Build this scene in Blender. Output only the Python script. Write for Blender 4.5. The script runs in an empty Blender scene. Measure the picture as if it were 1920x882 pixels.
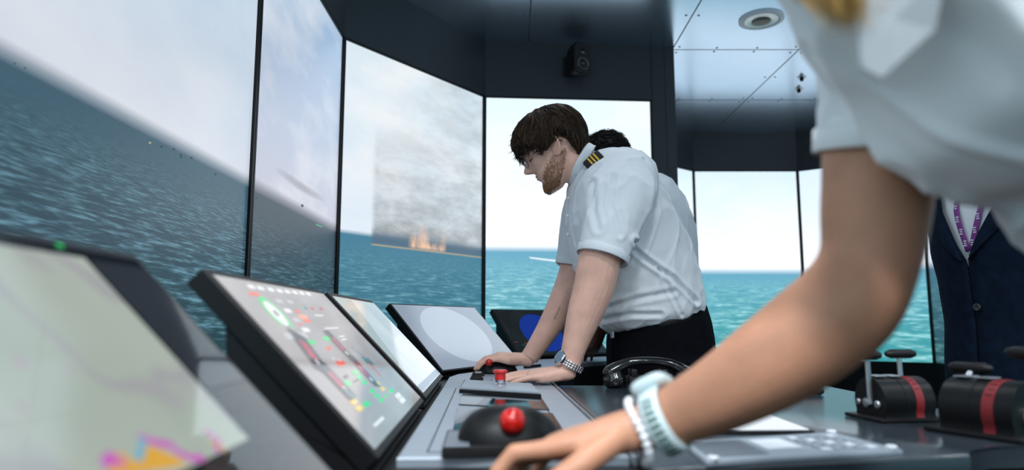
import bpy, bmesh, math, random
from mathutils import Vector, Matrix, noise
V = Vector
scn = bpy.context.scene
COL = scn.collection
random.seed(7)
# ---------------------------------------------------------------- camera (origin = the lens, floor 1.06 m below)
F_PX = 1280.0
TH = math.atan(164 / 1280.0)
CT, ST = math.cos(TH), math.sin(TH)
cam_d = bpy.data.cameras.new('camera')
cam_d.sensor_width = 36
cam_d.lens = 36 * F_PX / 1920
cam_d.clip_start = 0.02
cam = bpy.data.objects.new('camera', cam_d)
COL.objects.link(cam)
cam.location = (0, 0, 0)
cam.rotation_euler = (math.pi / 2 + TH, 0, 0)
cam_d.dof.use_dof = True
cam_d.dof.focus_distance = 1.95
cam_d.dof.aperture_fstop = 2.6
scn.camera = cam
# ---------------------------------------------------------------- world, exposure
w = bpy.data.worlds.new('world')
scn.world = w
w.use_nodes = True
w.node_tree.nodes['Background'].inputs[0].default_value = (0.25, 0.32, 0.4, 1)
w.node_tree.nodes['Background'].inputs[1].default_value = 0.05
scn.view_settings.view_transform = 'Standard'
scn.view_settings.look = 'None'
scn.view_settings.exposure = 0.0
scn.view_settings.gamma = 1.0
scn.view_settings.use_curve_mapping = False
SCREEN_GAIN = 1.0
FILL_POWER = 12.0  # base power of the added fill lights


def area(name, loc, size, power, color, rot=(0, 0, 0)):
    d = bpy.data.lights.new(name, 'AREA')
    d.shape = 'DISK'
    d.size = size
    d.energy = power
    d.color = color
    d.spread = math.radians(130)
    o = bpy.data.objects.new(name, d)
    o.location = loc
    o.rotation_euler = rot
    COL.objects.link(o)
    return o


FLOOR = -1.06
CEIL = 1.69
TOP = 1.349
BOT = -0.325


def P(px, py, Y):
    "a point of the place seen at pixel (px, py), Y metres in front of the lens"
    v = 441 - py
    dy = F_PX * CT - v * ST
    return V(((px - 960) / dy * Y, Y, (F_PX * ST + v * CT) / dy * Y))


def PZ(px, py, Z):
    v = 441 - py
    d = V((px - 960, F_PX * CT - v * ST, F_PX * ST + v * CT))
    return d * (Z / d.z)


# ---------------------------------------------------------------- materials
def mat(name, color, rough=0.5, metal=0.0, spec=0.5, bump=0.0, bscale=60, var=0.0, vscale=8, coat=0, sss=0, emit=None, estr=0, sheen=0):
    m = bpy.data.materials.new(name)
    m.use_nodes = True
    nt = m.node_tree
    b = nt.nodes['Principled BSDF']
    b.inputs['Base Color'].default_value = (*color, 1)
    b.inputs['Roughness'].default_value = rough
    b.inputs['Metallic'].default_value = metal
    b.inputs['Specular IOR Level'].default_value = spec
    if coat:
        b.inputs['Coat Weight'].default_value = coat
        b.inputs['Coat Roughness'].default_value = 0.05
    if sss:
        b.inputs['Subsurface Weight'].default_value = sss
        b.inputs['Subsurface Radius'].default_value = (0.012, 0.005, 0.003)
        b.inputs['Subsurface Scale'].default_value = 1.0
    if sheen:
        b.inputs['Sheen Weight'].default_value = sheen
    if emit:
        b.inputs['Emission Color'].default_value = (*emit, 1)
        b.inputs['Emission Strength'].default_value = estr
    if bump or var:
        tc = nt.nodes.new('ShaderNodeTexCoord')
    if bump:
        n = nt.nodes.new('ShaderNodeTexNoise')
        n.inputs['Scale'].default_value = bscale
        n.inputs['Detail'].default_value = 4
        bp = nt.nodes.new('ShaderNodeBump')
        bp.inputs['Strength'].default_value = bump
        bp.inputs['Distance'].default_value = 0.002
        nt.links.new(tc.outputs['Object'], n.inputs['Vector'])
        nt.links.new(n.outputs['Fac'], bp.inputs['Height'])
        nt.links.new(bp.outputs['Normal'], b.inputs['Normal'])
    if var:
        n2 = nt.nodes.new('ShaderNodeTexNoise')
        n2.inputs['Scale'].default_value = vscale
        n2.inputs['Detail'].default_value = 5
        r = nt.nodes.new('ShaderNodeValToRGB')
        r.color_ramp.elements[0].position = 0.3
        r.color_ramp.elements[1].position = 0.7
        r.color_ramp.elements[0].color = (*[c * (1 - var) for c in color], 1)
        r.color_ramp.elements[1].color = (*[min(1, c * (1 + var)) for c in color], 1)
        nt.links.new(tc.outputs['Object'], n2.inputs['Vector'])
        nt.links.new(n2.outputs['Fac'], r.inputs['Fac'])
        nt.links.new(r.outputs['Color'], b.inputs['Base Color'])
    return m


M = {}
M['fascia'] = mat('painted_panel', (0.026, 0.033, 0.040), 0.45, 0, 0.4, 0.03, 300, 0.08, 3)
M['dado'] = mat('dark_wall_panel', (0.008, 0.010, 0.012), 0.7, 0, 0.2, 0.03, 200, 0.1, 3)
M['ceiling'] = mat('satin_ceiling_panel', (0.60, 0.73, 0.86), 0.23, 0.97, 0.5, 0.012, 5, 0.05, 2)
M['floor'] = mat('dark_carpet', (0.02, 0.024, 0.03), 0.95, 0, 0.2, 0.6, 500, 0.3, 90)
M['seam'] = mat('panel_seam', (0.01, 0.015, 0.02), 0.7)
M['screw'] = mat('screw_head', (0.05, 0.07, 0.09), 0.5, 0.5)
M['bezel'] = mat('black_bezel', (0.004, 0.004, 0.005), 0.45, 0, 0.25, 0.02, 400)
M['blackpl'] = mat('black_plastic', (0.006, 0.006, 0.007), 0.45, 0, 0.25, 0.04, 500)
M['softblack'] = mat('satin_black', (0.005, 0.0055, 0.006), 0.40, 0, 0.22, 0.05, 700)
M['glossblack'] = mat('gloss_black', (0.006, 0.006, 0.007), 0.10, 0, 0.6, 0.01, 20)
M['silver'] = mat('anodised_panel', (0.34, 0.39, 0.45), 0.40, 0.35, 0.5, 0.05, 900, 0.04, 30)
M['silver2'] = mat('brushed_strip', (0.20, 0.23, 0.27), 0.36, 0.5, 0.5, 0.05, 900)
M['console'] = mat('console_body', (0.007, 0.009, 0.011), 0.5, 0, 0.3, 0.03, 300)
M['desk'] = mat('dark_desk_laminate', (0.030, 0.040, 0.050), 0.20, 0.0, 0.8, 0.03, 600, 0.1, 12)
M['glass'] = mat('dark_touch_glass', (0.006, 0.008, 0.010), 0.04, 0, 0.9)
M['chrome'] = mat('chrome', (0.72, 0.74, 0.76), 0.16, 1.0)
M['steel'] = mat('brushed_steel', (0.45, 0.47, 0.5), 0.3, 0.9, 0.5, 0.04, 300)
M['redpl'] = mat('red_plastic', (0.55, 0.012, 0.012), 0.35, 0, 0.5, 0.02, 100, coat=0.3)
M['redball'] = mat('red_ball', (0.50, 0.008, 0.005), 0.22, 0, 0.5, 0.01, 30, 0.3, 90, coat=0.25)
M['whitepl'] = mat('white_plastic', (0.70, 0.74, 0.78), 0.4, 0, 0.5, 0.02, 100)
M['lamp_inner'] = mat('lamp_reflector', (0.62, 0.64, 0.62), 0.28, 0.6)
M['key'] = mat('grey_key', (0.30, 0.34, 0.39), 0.5)
M['label'] = mat('white_label', (0.72, 0.76, 0.82), 0.4)
M['redscale'] = mat('red_scale', (0.16, 0.006, 0.010), 0.5)


# ---------------------------------------------------------------- mesh helpers
def put(name, me, m, parent=None, smooth=False):
    if m is not None:
        for mm in (m if isinstance(m, (list, tuple)) else [m]):
            me.materials.append(mm)
    if smooth:
        for p in me.polygons:
            p.use_smooth = True
    o = bpy.data.objects.new(name, me)
    COL.objects.link(o)
    if parent is not None:
        o.parent = parent
        o.matrix_parent_inverse = Matrix.Translation(-parent.location) if parent.parent is None else parent.matrix_parent_inverse.copy()
        if parent.parent is not None or parent.type != 'EMPTY':
            o.matrix_parent_inverse = Matrix.Identity(4)
    return o


def obj(name, bm, m, parent=None, smooth=False, sharp=None):
    me = bpy.data.meshes.new(name)
    bmesh.ops.recalc_face_normals(bm, faces=bm.faces)
    bm.to_mesh(me)
    bm.free()
    o = put(name, me, m, parent, smooth or sharp is not None)
    if sharp is not None:
        try:
            me.set_sharp_from_angle(angle=math.radians(sharp))
        except Exception:
            pass
    return o


def tag(o, label=None, cat=None, group=None, kind=None):
    if label: o['label'] = label
    if cat: o['category'] = cat
    if group: o['group'] = group
    if kind: o['kind'] = kind
    return o


def thing(name, label, cat, loc=(0, 0, 0), group=None):
    o = bpy.data.objects.new(name, None)
    o.empty_display_size = 0.05
    o.location = loc
    COL.objects.link(o)
    return tag(o, label, cat, group)


def box(bm, c, ax, ay, az, bev=0.0, seg=2, mi=0):
    "box centred at c with half-axis vectors"
    vs = [bm.verts.new(c + ax * sx + ay * sy + az * sz) for sz in (-1, 1) for sy in (-1, 1) for sx in (-1, 1)]
    idx = [(0, 2, 3, 1), (4, 5, 7, 6), (0, 1, 5, 4), (2, 6, 7, 3), (0, 4, 6, 2), (1, 3, 7, 5)]
    fs = [bm.faces.new([vs[i] for i in f]) for f in idx]
    for f in fs: f.material_index = mi
    if bev > 0:
        es = list({e for f in fs for e in f.edges})
        bmesh.ops.bevel(bm, geom=es + vs, offset=bev, segments=seg, affect='EDGES', profile=0.5)
    return fs


def abox(bm, x0, x1, y0, y1, z0, z1, bev=0.0, seg=2, mi=0):
    return box(bm, V(((x0 + x1) / 2, (y0 + y1) / 2, (z0 + z1) / 2)), V(((x1 - x0) / 2, 0, 0)), V((0, (y1 - y0) / 2, 0)), V((0, 0, (z1 - z0) / 2)), bev, seg, mi)


def loft(bm, rings, cap0=True, cap1=True, mi=0, closed=True):
    vr = [[bm.verts.new(p) for p in r] for r in rings]
    n = len(vr[0])
    for i in range(len(vr) - 1):
        for j in range(n if closed else n - 1):
            k = (j + 1) % n
            try:
                f = bm.faces.new((vr[i][j], vr[i][k], vr[i + 1][k], vr[i + 1][j]))
                f.material_index = mi
            except ValueError:
                pass
    if closed:
        for on, r in ((cap0, vr[0]), (cap1, vr[-1])):
            if on:
                c = V((0, 0, 0))
                for v_ in r: c += v_.co
                cv = bm.verts.new(c / n)
                for j in range(n):
                    f = bm.faces.new((r[j], r[(j + 1) % n], cv))
                    f.material_index = mi
    return vr


def ring(c, a, b, n=24, p=2.0):
    out = []
    for i in range(n):
        t = 2 * math.pi * i / n
        ct, st = math.cos(t), math.sin(t)
        x = math.copysign(abs(ct) ** (2 / p), ct)
        y = math.copysign(abs(st) ** (2 / p), st)
        out.append(c + a * x + b * y)
    return out


def cr(vals, t):
    n = len(vals)
    i = min(int(t), n - 2)
    u = t - i
    p0, p1, p2, p3 = vals[max(i - 1, 0)], vals[i], vals[i + 1], vals[min(i + 2, n - 1)]
    return 0.5 * ((2 * p1) + (p2 - p0) * u + (2 * p0 - 5 * p1 + 4 * p2 - p3) * u * u + (3 * p1 - p0 - 3 * p2 + p3) * u ** 3)


def tube(bm, pts, rad, n=12, sub=1, side=None, round_ends=False, mi=0, p=2.0):
    "rad: numbers or (a, b) pairs; a lies along side"
    pts = [V(q) for q in pts]
    ra = [r[0] if isinstance(r, (tuple, list)) else r for r in rad]
    rb = [r[1] if isinstance(r, (tuple, list)) else r for r in rad]
    if sub > 1:
        m = (len(pts) - 1) * sub
        ts = [i / sub for i in range(m + 1)]
        pts, ra, rb = [cr(pts, t) for t in ts], [max(cr(ra, t), 1e-5) for t in ts], [max(cr(rb, t), 1e-5) for t in ts]
    if round_ends:
        d0 = (pts[0] - pts[1]).normalized(); d1 = (pts[-1] - pts[-2]).normalized()
        A0, B0, A1, B1 = ra[0], rb[0], ra[-1], rb[-1]
        pre = [(pts[0] + d0 * min(A0, B0) * math.sin(a), math.cos(a)) for a in (1.35, 1.0, 0.55)]
        post = [(pts[-1] + d1 * min(A1, B1) * math.sin(a), math.cos(a)) for a in (0.55, 1.0, 1.35)]
        pts = [q for q, _ in pre] + pts + [q for q, _ in post]
        ra = [A0 * c for _, c in pre] + ra + [A1 * c for _, c in post]
        rb = [B0 * c for _, c in pre] + rb + [B1 * c for _, c in post]
    rings = []
    prev = None
    for i, q in enumerate(pts):
        d = (pts[min(i + 1, len(pts) - 1)] - pts[max(i - 1, 0)])
        if d.length < 1e-9: d = V((0, 0, 1))
        d.normalize()
        s = side if (side is not None) else (prev if prev is not None else d.orthogonal())
        s = (s - d * s.dot(d))
        if s.length < 1e-6: s = d.orthogonal()
        s.normalize()
        prev = s
        t = d.cross(s)
        rings.append(ring(q, s * ra[i], t * rb[i], n, p))
    return loft(bm, rings, mi=mi)


def disc_lathe(bm, c, axis, prof, n=24, mi=0):
    "prof: list of (distance along axis, radius)"
    axis = axis.normalized()
    a = axis.orthogonal().normalized()
    b = axis.cross(a)
    return loft(bm, [ring(c + axis * h, a * max(r, 1e-5), b * max(r, 1e-5), n) for h, r in prof], mi=mi)


def fuse(name, bm, voxel, m, parent=None, smooth=4, fac=0.5, disp=None):
    "one continuous skin round everything in bm"
    me = bpy.data.meshes.new('tmp')
    bmesh.ops.recalc_face_normals(bm, faces=bm.faces)
    bm.to_mesh(me)
    bm.free()
    o = bpy.data.objects.new('tmp', me)
    COL.objects.link(o)
    r = o.modifiers.new('r', 'REMESH')
    r.mode = 'VOXEL'
    r.voxel_size = voxel
    r.adaptivity = 0
    if smooth:
        s = o.modifiers.new('s', 'SMOOTH')
        s.factor = fac
        s.iterations = smooth
    dg = bpy.context.evaluated_depsgraph_get()
    ev = o.evaluated_get(dg)
    out = bpy.data.meshes.new_from_object(ev)
    bpy.data.objects.remove(o)
    bpy.data.meshes.remove(me)
    out.name = name
    out.materials.clear()
    if disp:
        for _ in range(1):
            nr = [v_.normal.copy() for v_ in out.vertices]
            for v_, nn in zip(out.vertices, nr):
                v_.co = v_.co + disp(v_.co, nn)
    return put(name, out, m, parent, True)


def seg_d(p, a, b):
    ab = b - a
    t = max(0, min(1, (p - a).dot(ab) / ab.length_squared))
    return (p - (a + ab * t)).length


def fold(scale, amp, stretch, seed=0.0, creases=(), ymax=9):
    "cloth folds: soft ridges running along a direction, plus fine creases"
    d = V(stretch).normalized()

    def f(co, nn):
        w_ = noise.noise_vector(co * scale * .55 + V((seed, 3, 1))) * .030
        q = co + w_
        q = q - d * q.dot(d) * 0.70
        a = noise.noise(q * scale + V((seed, seed * 2, 5)))
        b = noise.noise(q * scale * 2.4 + V((seed, 7, seed)))
        c = noise.noise((co + w_ * .6) * scale * 4.5 + V((5, seed, 2)))
        rid = max(0.0, 1 - abs(a) * 4.5) ** 1.3
        r2 = max(0.0, 1 - abs(b) * 4.0) ** 1.3
        out = nn * amp * (rid * .75 + r2 * .42 + c * .22 - .35)
        if co.y < ymax:
            p = V((co.x, co.z))
            for pts, dep, w_ in creases:
                dm = min(seg_d(p, pts[i], pts[i + 1]) for i in range(len(pts) - 1))
                if dm < w_ * 4:
                    out -= nn * dep * (math.exp(-(dm / w_) ** 2) - .75 * math.exp(-((dm - 2.0 * w_) / w_) ** 2))
        return out
    return f
# ================================================================= the room: a ring of tall simulator screens
RING = [(-.80, .95), (-.80, 2.06), (-.80, 3.10), (-.166, 3.954), (.854, 4.03), (1.0, 4.04), (.83, 5.32), (1.62, 5.98), (2.55, 5.98), (3.31, 5.43),
        (3.47, 4.40), (3.47, 3.36), (3.47, 2.32), (3.47, 1.28), (3.47, .24), (2.95, -.70), (2.10, -1.40), (1.06, -1.70), (.02, -1.70), (-.60, -1.06), (-.80, -.02)]


def display_material(name, sky_top, sky_low, sea_far, sea_near, crest, seed, gain=1.0, cloud=0.25, hz=0.43, smoke=False, horizon=0.02, waves=1.0, smudge=None):
    m = bpy.data.materials.new(name)
    m.use_nodes = True
    nt = m.node_tree
    N, L = nt.nodes, nt.links
    b = N['Principled BSDF']
    b.inputs['Base Color'].default_value = (0.01, 0.01, 0.012, 1)
    b.inputs['Roughness'].default_value = 0.35
    uv = N.new('ShaderNodeUVMap')
    sep = N.new('ShaderNodeSeparateXYZ')
    L.new(uv.outputs[0], sep.inputs[0])

    def mth(op, a, b_=None, c=None, clamp=False):
        n = N.new('ShaderNodeMath')
        n.operation = op
        n.use_clamp = clamp
        for i, x in enumerate((a, b_, c)):
            if x is None: continue
            if isinstance(x, (int, float)): n.inputs[i].default_value = x
            else: L.new(x, n.inputs[i])
        return n.outputs[0]

    def mix(f, a, c):
        n = N.new('ShaderNodeMix')
        n.data_type = 'RGBA'
        for x, i in ((f, 0), (a, 6), (c, 7)):
            if isinstance(x, (int, float)): n.inputs[i].default_value = x
            elif isinstance(x, tuple): n.inputs[i].default_value = (*x, 1)
            else: L.new(x, n.inputs[i])
        return n.outputs[2]

    def noi(vec, scale, detail=4, rough=0.5):
        n = N.new('ShaderNodeTexNoise')
        n.inputs['Scale'].default_value = scale
        n.inputs['Detail'].default_value = detail
        n.inputs['Roughness'].default_value = rough
        L.new(vec, n.inputs['Vector'])
        return n.outputs['Fac']

    def comb(x, y, z=0.0):
        n = N.new('ShaderNodeCombineXYZ')
        for i, q in enumerate((x, y, z)):
            if isinstance(q, (int, float)): n.inputs[i].default_value = q
            else: L.new(q, n.inputs[i])
        return n.outputs[0]
    U, W = sep.outputs[0], sep.outputs[1]
    t = mth('SUBTRACT', hz, W)
    tt = mth('MAXIMUM', t, 0.012)
    X = mth('DIVIDE', mth('MULTIPLY', U, 7.0), tt)
    Yw = mth('DIVIDE', 11.0, tt)
    n1 = noi(comb(mth('MULTIPLY', X, 0.42), Yw, seed), 0.80, 3, 0.5)
    n2 = noi(comb(mth('MULTIPLY', X, 0.45), Yw, seed + 5), 2.2, 2, 0.5)
    wv = mth('ADD', mth('MULTIPLY', n1, 0.62), mth('MULTIPLY', n2, 0.38))
    wv = mth('MULTIPLY', mth('SUBTRACT', wv, 0.43), 5.0, clamp=True)
    wv = mth('MULTIPLY', mth('POWER', wv, 1.9), waves, clamp=True)
    near = mth('MULTIPLY', t, 1.5, clamp=True)
    seac = mix(mth('POWER', near, 0.6), sea_far, sea_near)
    fade = mth('MULTIPLY', mth('SUBTRACT', t, 0.0), 7.0, clamp=True)
    sea = mix(mth('MULTIPLY', wv, fade), seac, crest)
    # sky
    up = mth('MULTIPLY', mth('SUBTRACT', W, hz), 1.08, clamp=True)
    cl = noi(comb(mth('MULTIPLY', U, 1.0), mth('MULTIPLY', W, 1.7), seed + 2), 1.5, 6, 0.55)
    cl = mth('MULTIPLY', mth('SUBTRACT', cl, 0.42), 4.0, clamp=True)
    sk = mix(mth('POWER', up, 0.8), sky_low, sky_top)
    skyc = mix(mth('MULTIPLY', cl, cloud), sk, (1.0, .98, .96) if cloud > 0 else sk)
    if smudge:
        su = mth('DIVIDE', mth('SUBTRACT', U, smudge[0]), smudge[2])
        sw = mth('DIVIDE', mth('ADD', mth('SUBTRACT', W, smudge[1]), mth('MULTIPLY', mth('SUBTRACT', cl, .5), .012)), smudge[3])
        rr_ = mth('ADD', mth('MULTIPLY', su, su), mth('MULTIPLY', sw, sw))
        skyc = mix(mth('MULTIPLY', mth('SUBTRACT', 1.0, rr_, clamp=True), .75), skyc, (.27, .27, .31))
    if smoke:
        c2 = noi(comb(mth('MULTIPLY', U, 1.6), mth('MULTIPLY', W, 4.2), 3.3), 2.2, 7, 0.62)
        c2 = mth('MULTIPLY', mth('SUBTRACT', c2, 0.40), 4.0, clamp=True)
        # grey bank in the upper right and a hard-edged block of smoke over the fire
        inx = mth('MULTIPLY', mth('SUBTRACT', U, smoke[0]), 30.0, clamp=True)
        iny = mth('SUBTRACT', 1.0, mth('MULTIPLY', mth('SUBTRACT', W, hz + 0.02), 1.9), clamp=True)
        blk = mth('MULTIPLY', inx, mth('POWER', iny, 0.8))
        g = mth('MULTIPLY', blk, mth('ADD', 0.35, mth('MULTIPLY', c2, 0.65)))
        skyc = mix(g, skyc, (.30, .33, .34))
        wide = mth('MULTIPLY', mth('SUBTRACT', U, smoke[0] - 0.05), 1.2, clamp=True)
        skyc = mix(mth('MULTIPLY', wide, mth('MULTIPLY', c2, 0.55)), skyc, (.36, .40, .42))
    skyl = mth('MULTIPLY', mth('SUBTRACT', W, hz), 1.0 / horizon, clamp=True)
    hzc = mix(0.5, sky_low, sea_far)
    skyc = mix(skyl, hzc, skyc) if not smoke else skyc
    edge = mth('MULTIPLY', mth('SUBTRACT', hz + 0.002, W), 1.0 / (horizon * 1.2), clamp=True)
    sky_low_n = skyc
    col = mix(edge, sky_low_n, sea)
    if smoke:
        u0, u1 = smoke[1], smoke[2]
        band = mth('MULTIPLY', mth('SUBTRACT', U, smoke[0]), 40.0, clamp=True)
        lo = mth('MULTIPLY', mth('SUBTRACT', W, hz - .055), 90.0, clamp=True)
        hi = mth('MULTIPLY', mth('SUBTRACT', hz + .035, W), 22.0, clamp=True)
        col = mix(mth('MULTIPLY', mth('MULTIPLY', lo, hi), mth('MULTIPLY', band, .8)), col, (.08, .13, .19))
        sh0 = mth('MULTIPLY', mth('SUBTRACT', W, hz - .062), 160.0, clamp=True)
        sh1 = mth('MULTIPLY', mth('SUBTRACT', hz - .050, W), 160.0, clamp=True)
        col = mix(mth('MULTIPLY', mth('MULTIPLY', sh0, sh1), band), col, (.52, .38, .20))
        f0 = mth('MULTIPLY', mth('SUBTRACT', U, u0), 25.0, clamp=True)
        f1 = mth('MULTIPLY', mth('SUBTRACT', u1, U), 25.0, clamp=True)
        fl = noi(comb(mth('MULTIPLY', U, 14.0), mth('MULTIPLY', W, 5.0), 1.0), 1.3, 4, 0.6)
        fh = mth('MULTIPLY', mth('SUBTRACT', fl, 0.36), 0.42)
        fv = mth('MULTIPLY', mth('SUBTRACT', mth('ADD', fh, hz - 0.005), W), 9.0, clamp=True)
        fg = mth('MULTIPLY', mth('MULTIPLY', f0, f1), mth('MULTIPLY', fv, mth('MULTIPLY', mth('SUBTRACT', W, hz - .055), 60.0, clamp=True)))
        fcol = mix(mth('MULTIPLY', mth('SUBTRACT', W, hz - .05), 11.0, clamp=True), (1.0, .62, .38), (.75, .52, .42))
        col = mix(mth('MULTIPLY', fg, .9), col, fcol)
    L.new(col, b.inputs['Emission Color'])
    b.inputs['Emission Strength'].default_value = gain * SCREEN_GAIN
    return m


def inward(p, q):
    d = (q - p).normalized()
    n = V((d.y, -d.x, 0))
    return n


def wall_screen(i, p, q, m, label, group=None, kind=None):
    p, q = V((*p, 0)), V((*q, 0))
    d = (q - p).normalized()
    n = inward(p, q)
    Lg = (q - p).length
    t = thing('wall_screen', label, 'screen', (p + q) / 2 + V((0, 0, BOT)), group)
    mid = (p + q) / 2
    H = (TOP - BOT) / 2
    zc = (TOP + BOT) / 2
    bz = .011
    bm = bmesh.new()
    hx = Lg / 2 - .002
    for s in (-1, 1):
        box(bm, mid + d * s * (hx - bz / 2) + V((0, 0, zc)) - n * .03, d * (bz / 2), n * .035, V((0, 0, H)))
        box(bm, mid + V((0, 0, zc + s * (H - bz / 2))) - n * .03, d * (hx - bz), n * .035, V((0, 0, bz / 2)))
    box(bm, mid + V((0, 0, zc)) - n * .062, d * hx, n * .004, V((0, 0, H)))
    obj('bezel', bm, M['bezel'], t)
    bm = bmesh.new()
    uvl = bm.loops.layers.uv.new('UVMap')
    w_, h_ = hx - bz, H - bz
    vs = []
    for (a, c) in ((-1, -1), (1, -1), (1, 1), (-1, 1)):
        vs.append(bm.verts.new(mid + d * a * w_ + V((0, 0, zc + c * h_)) - n * .004))
    f = bm.faces.new(vs)
    for l, (a, c) in zip(f.loops, ((-1, -1), (1, -1), (1, 1), (-1, 1))):
        l[uvl].uv = (Lg / 2 + a * w_, zc + c * h_)
    me = bpy.data.meshes.new('display')
    if f.normal.dot(n) < 0: f.normal_flip()
    bm.normal_update()
    bm.to_mesh(me)
    bm.free()
    put('display', me, m, t)
    SCR[i] = (t, mid - n * .004, n)
    return t


SCR = {}
D_left1 = display_material('display_sea_left', (.40, .58, .74), (.62, .66, .74), (.038, .098, .145), (.004, .016, .019), (.12, .26, .34), 1.0, 1.0, .22, horizon=.02)
D_left2 = display_material('display_sea_near_corner', (.34, .50, .70), (.52, .53, .62), (.030, .055, .080), (.005, .013, .016), (.075, .145, .18), 9.0, 1.0, .5, horizon=.024, smudge=(.52, .513, .33, .022))
D_fire = display_material('display_fire', (.66, .78, .86), (.74, .83, .92), (.045, .20, .32), (.030, .14, .19), (.16, .38, .46), 4.0, 1.0, .5, smoke=(.20, .45, .75), horizon=.02)
D_front = display_material('display_sea_front', (.72, .88, 1.0), (1.02, 1.06, 1.1), (.14, .38, .56), (.07, .34, .38), (.44, .78, .84), 6.0, 1.1, .35, horizon=.02)
D_far = display_material('display_sea_far', (.66, .83, .97), (1.02, 1.06, 1.1), (.12, .36, .54), (.05, .33, .36), (.34, .72, .76), 12.0, 1.1, .35, hz=.45, horizon=.03)
D_far2 = display_material('display_sea_side', (.62, .72, .80), (.62, .70, .80), (.06, .16, .25), (.02, .08, .10), (.10, .26, .28), 17.0, 1.0, .2, hz=.45, horizon=.03)
D_rest = display_material('display_sea_rest', (.66, .80, .94), (.95, 1.0, 1.05), (.10, .30, .45), (.05, .25, .30), (.30, .6, .66), 22.0, 1.5, .35, hz=.45)
lab = {0: (D_left1, 'tall wall screen nearest on the left showing sky over dark teal sea'),
       1: (D_left2, 'narrow-looking left wall screen with darkest sea and grey smudge of cloud'),
       2: (D_fire, 'angled wall screen showing a burning shoreline under grey smoke'),
       3: (D_front, 'wall screen behind the bearded man showing bright sky and a boat wake'),
       6: (D_far, 'sliver of far wall screen just right of the grey pillar'),
       7: (D_far, 'far wall screen facing the room between bearded man and bare arm'),
       8: (D_far, 'far angled wall screen behind the bare forearm and the throttle levers'),
       9: (D_far2, 'dim wall screen at far right beside the person in the navy jacket')}
for i in range(len(RING)):
    p, q = RING[i], RING[(i + 1) % len(RING)]
    pv, qv = V((*p, 0)), V((*q, 0))
    d = (qv - pv).normalized(); n = inward(pv, qv)
    L_ = (qv - pv).length
    side = 'left' if i in (0, 1, 20) else 'front_left' if i == 2 else 'front' if i in (3, 4) else 'partition' if i == 5 else 'far' if i in (6, 7, 8) else 'right' if i < 15 else 'back'
    bm = bmesh.new()
    mid = (pv + qv) / 2
    if i in (4, 5):
        box(bm, mid + V((0, 0, (CEIL + FLOOR) / 2)) - n * .03, d * L_ / 2, n * .03, V((0, 0, (CEIL - FLOOR) / 2)))
    else:
        box(bm, mid + V((0, 0, (CEIL + TOP) / 2)) - n * .03, d * L_ / 2, n * .034, V((0, 0, (CEIL - TOP) / 2)))
        tag(obj('wall_' + side, bm, M['fascia']), kind='structure')
        bm = bmesh.new()
        box(bm, mid + V((0, 0, (BOT + FLOOR) / 2)) - n * .03, d * L_ / 2, n * .034, V((0, 0, (BOT - FLOOR) / 2)))
        tag(obj('wall_' + side, bm, M['dado']), kind='structure')
        m_, l_ = lab.get(i, (D_rest, 'tall wall screen of sea and sky outside the photograph'))
        wall_screen(i, p, q, m_, l_, 'wall screens outside the photograph' if i not in lab else 'ring of tall wall screens')
        continue
    tag(obj('wall_' + side, bm, M['fascia']), kind='structure')


def on_screen(i, items, m, name='distant_boat'):
    "small things drawn in the picture a screen shows"
    t, c, n = SCR[i]
    for poly_ in items:
        bm = bmesh.new()
        vs = []
        for px_, py_ in poly_:
            v_ = 441 - py_
            d_ = V((px_ - 960, F_PX * CT - v_ * ST, F_PX * ST + v_ * CT))
            vs.append(bm.verts.new(d_ * (c.dot(n) / d_.dot(n)) + n * .0008))
        f = bm.faces.new(vs)
        bm.normal_update()
        if f.normal.dot(n) < 0: f.normal_flip()
        me = bpy.data.meshes.new(name)
        bm.to_mesh(me); bm.free()
        put(name, me, m, t)


M['wake'] = mat('wake_pixels', (.01, .01, .01), .4, emit=(.80, .92, 1.0), estr=1.0)
M['dot_y'] = mat('buoy_pixels', (.01, .01, .01), .4, emit=(.45, .42, .15), estr=1.0)
M['dot_d'] = mat('bird_pixels', (.01, .01, .01), .4, emit=(.02, .03, .04), estr=1.0)
M['dot_g'] = mat('green_pixels', (.01, .01, .01), .4, emit=(.10, .45, .25), estr=1.0)
on_screen(3, [[(992, 482), (1010, 484), (1062, 490), (1062, 494), (1015, 488), (994, 485)]], M['wake'], 'boat_wake')
on_screen(0, [[(278, 267), (282, 266), (283, 269), (279, 270)]], M['dot_y'])
on_screen(0, [[(x_, y_), (x_ + 3, y_ - 1), (x_ + 4, y_ + 2), (x_ + 1, y_ + 3)] for x_, y_ in ((301, 274), (324, 279), (337, 290), (338, 294), (357, 295), (402, 326), (44, 127), (25, 118))], M['dot_d'])
on_screen(1, [[(564, 384), (568, 383), (569, 388), (565, 389)], [(480, 370), (482, 370), (482, 373), (480, 373)]], M['dot_d'])
on_screen(1, [[(592, 420), (604, 425), (604, 427), (592, 422)]], M['dot_g'])
# floor and ceiling
for nm, z0, m_ in (('floor', FLOOR - .05, M['floor']), ('ceiling', CEIL, M['ceiling'])):
    bm = bmesh.new()
    cx, cy = 1.3, 2.1
    pts = [V((cx + (x - cx) * 1.03, cy + (y - cy) * 1.03, z0)) for x, y in RING]
    loft(bm, [pts, [p_ + V((0, 0, .05)) for p_ in pts]], False, False)
    bm.faces.new([v_ for v_ in bm.verts][:len(RING)])
    bm.faces.new([v_ for v_ in bm.verts][len(RING):])
    tag(obj(nm, bm, m_), kind='structure')
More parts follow.
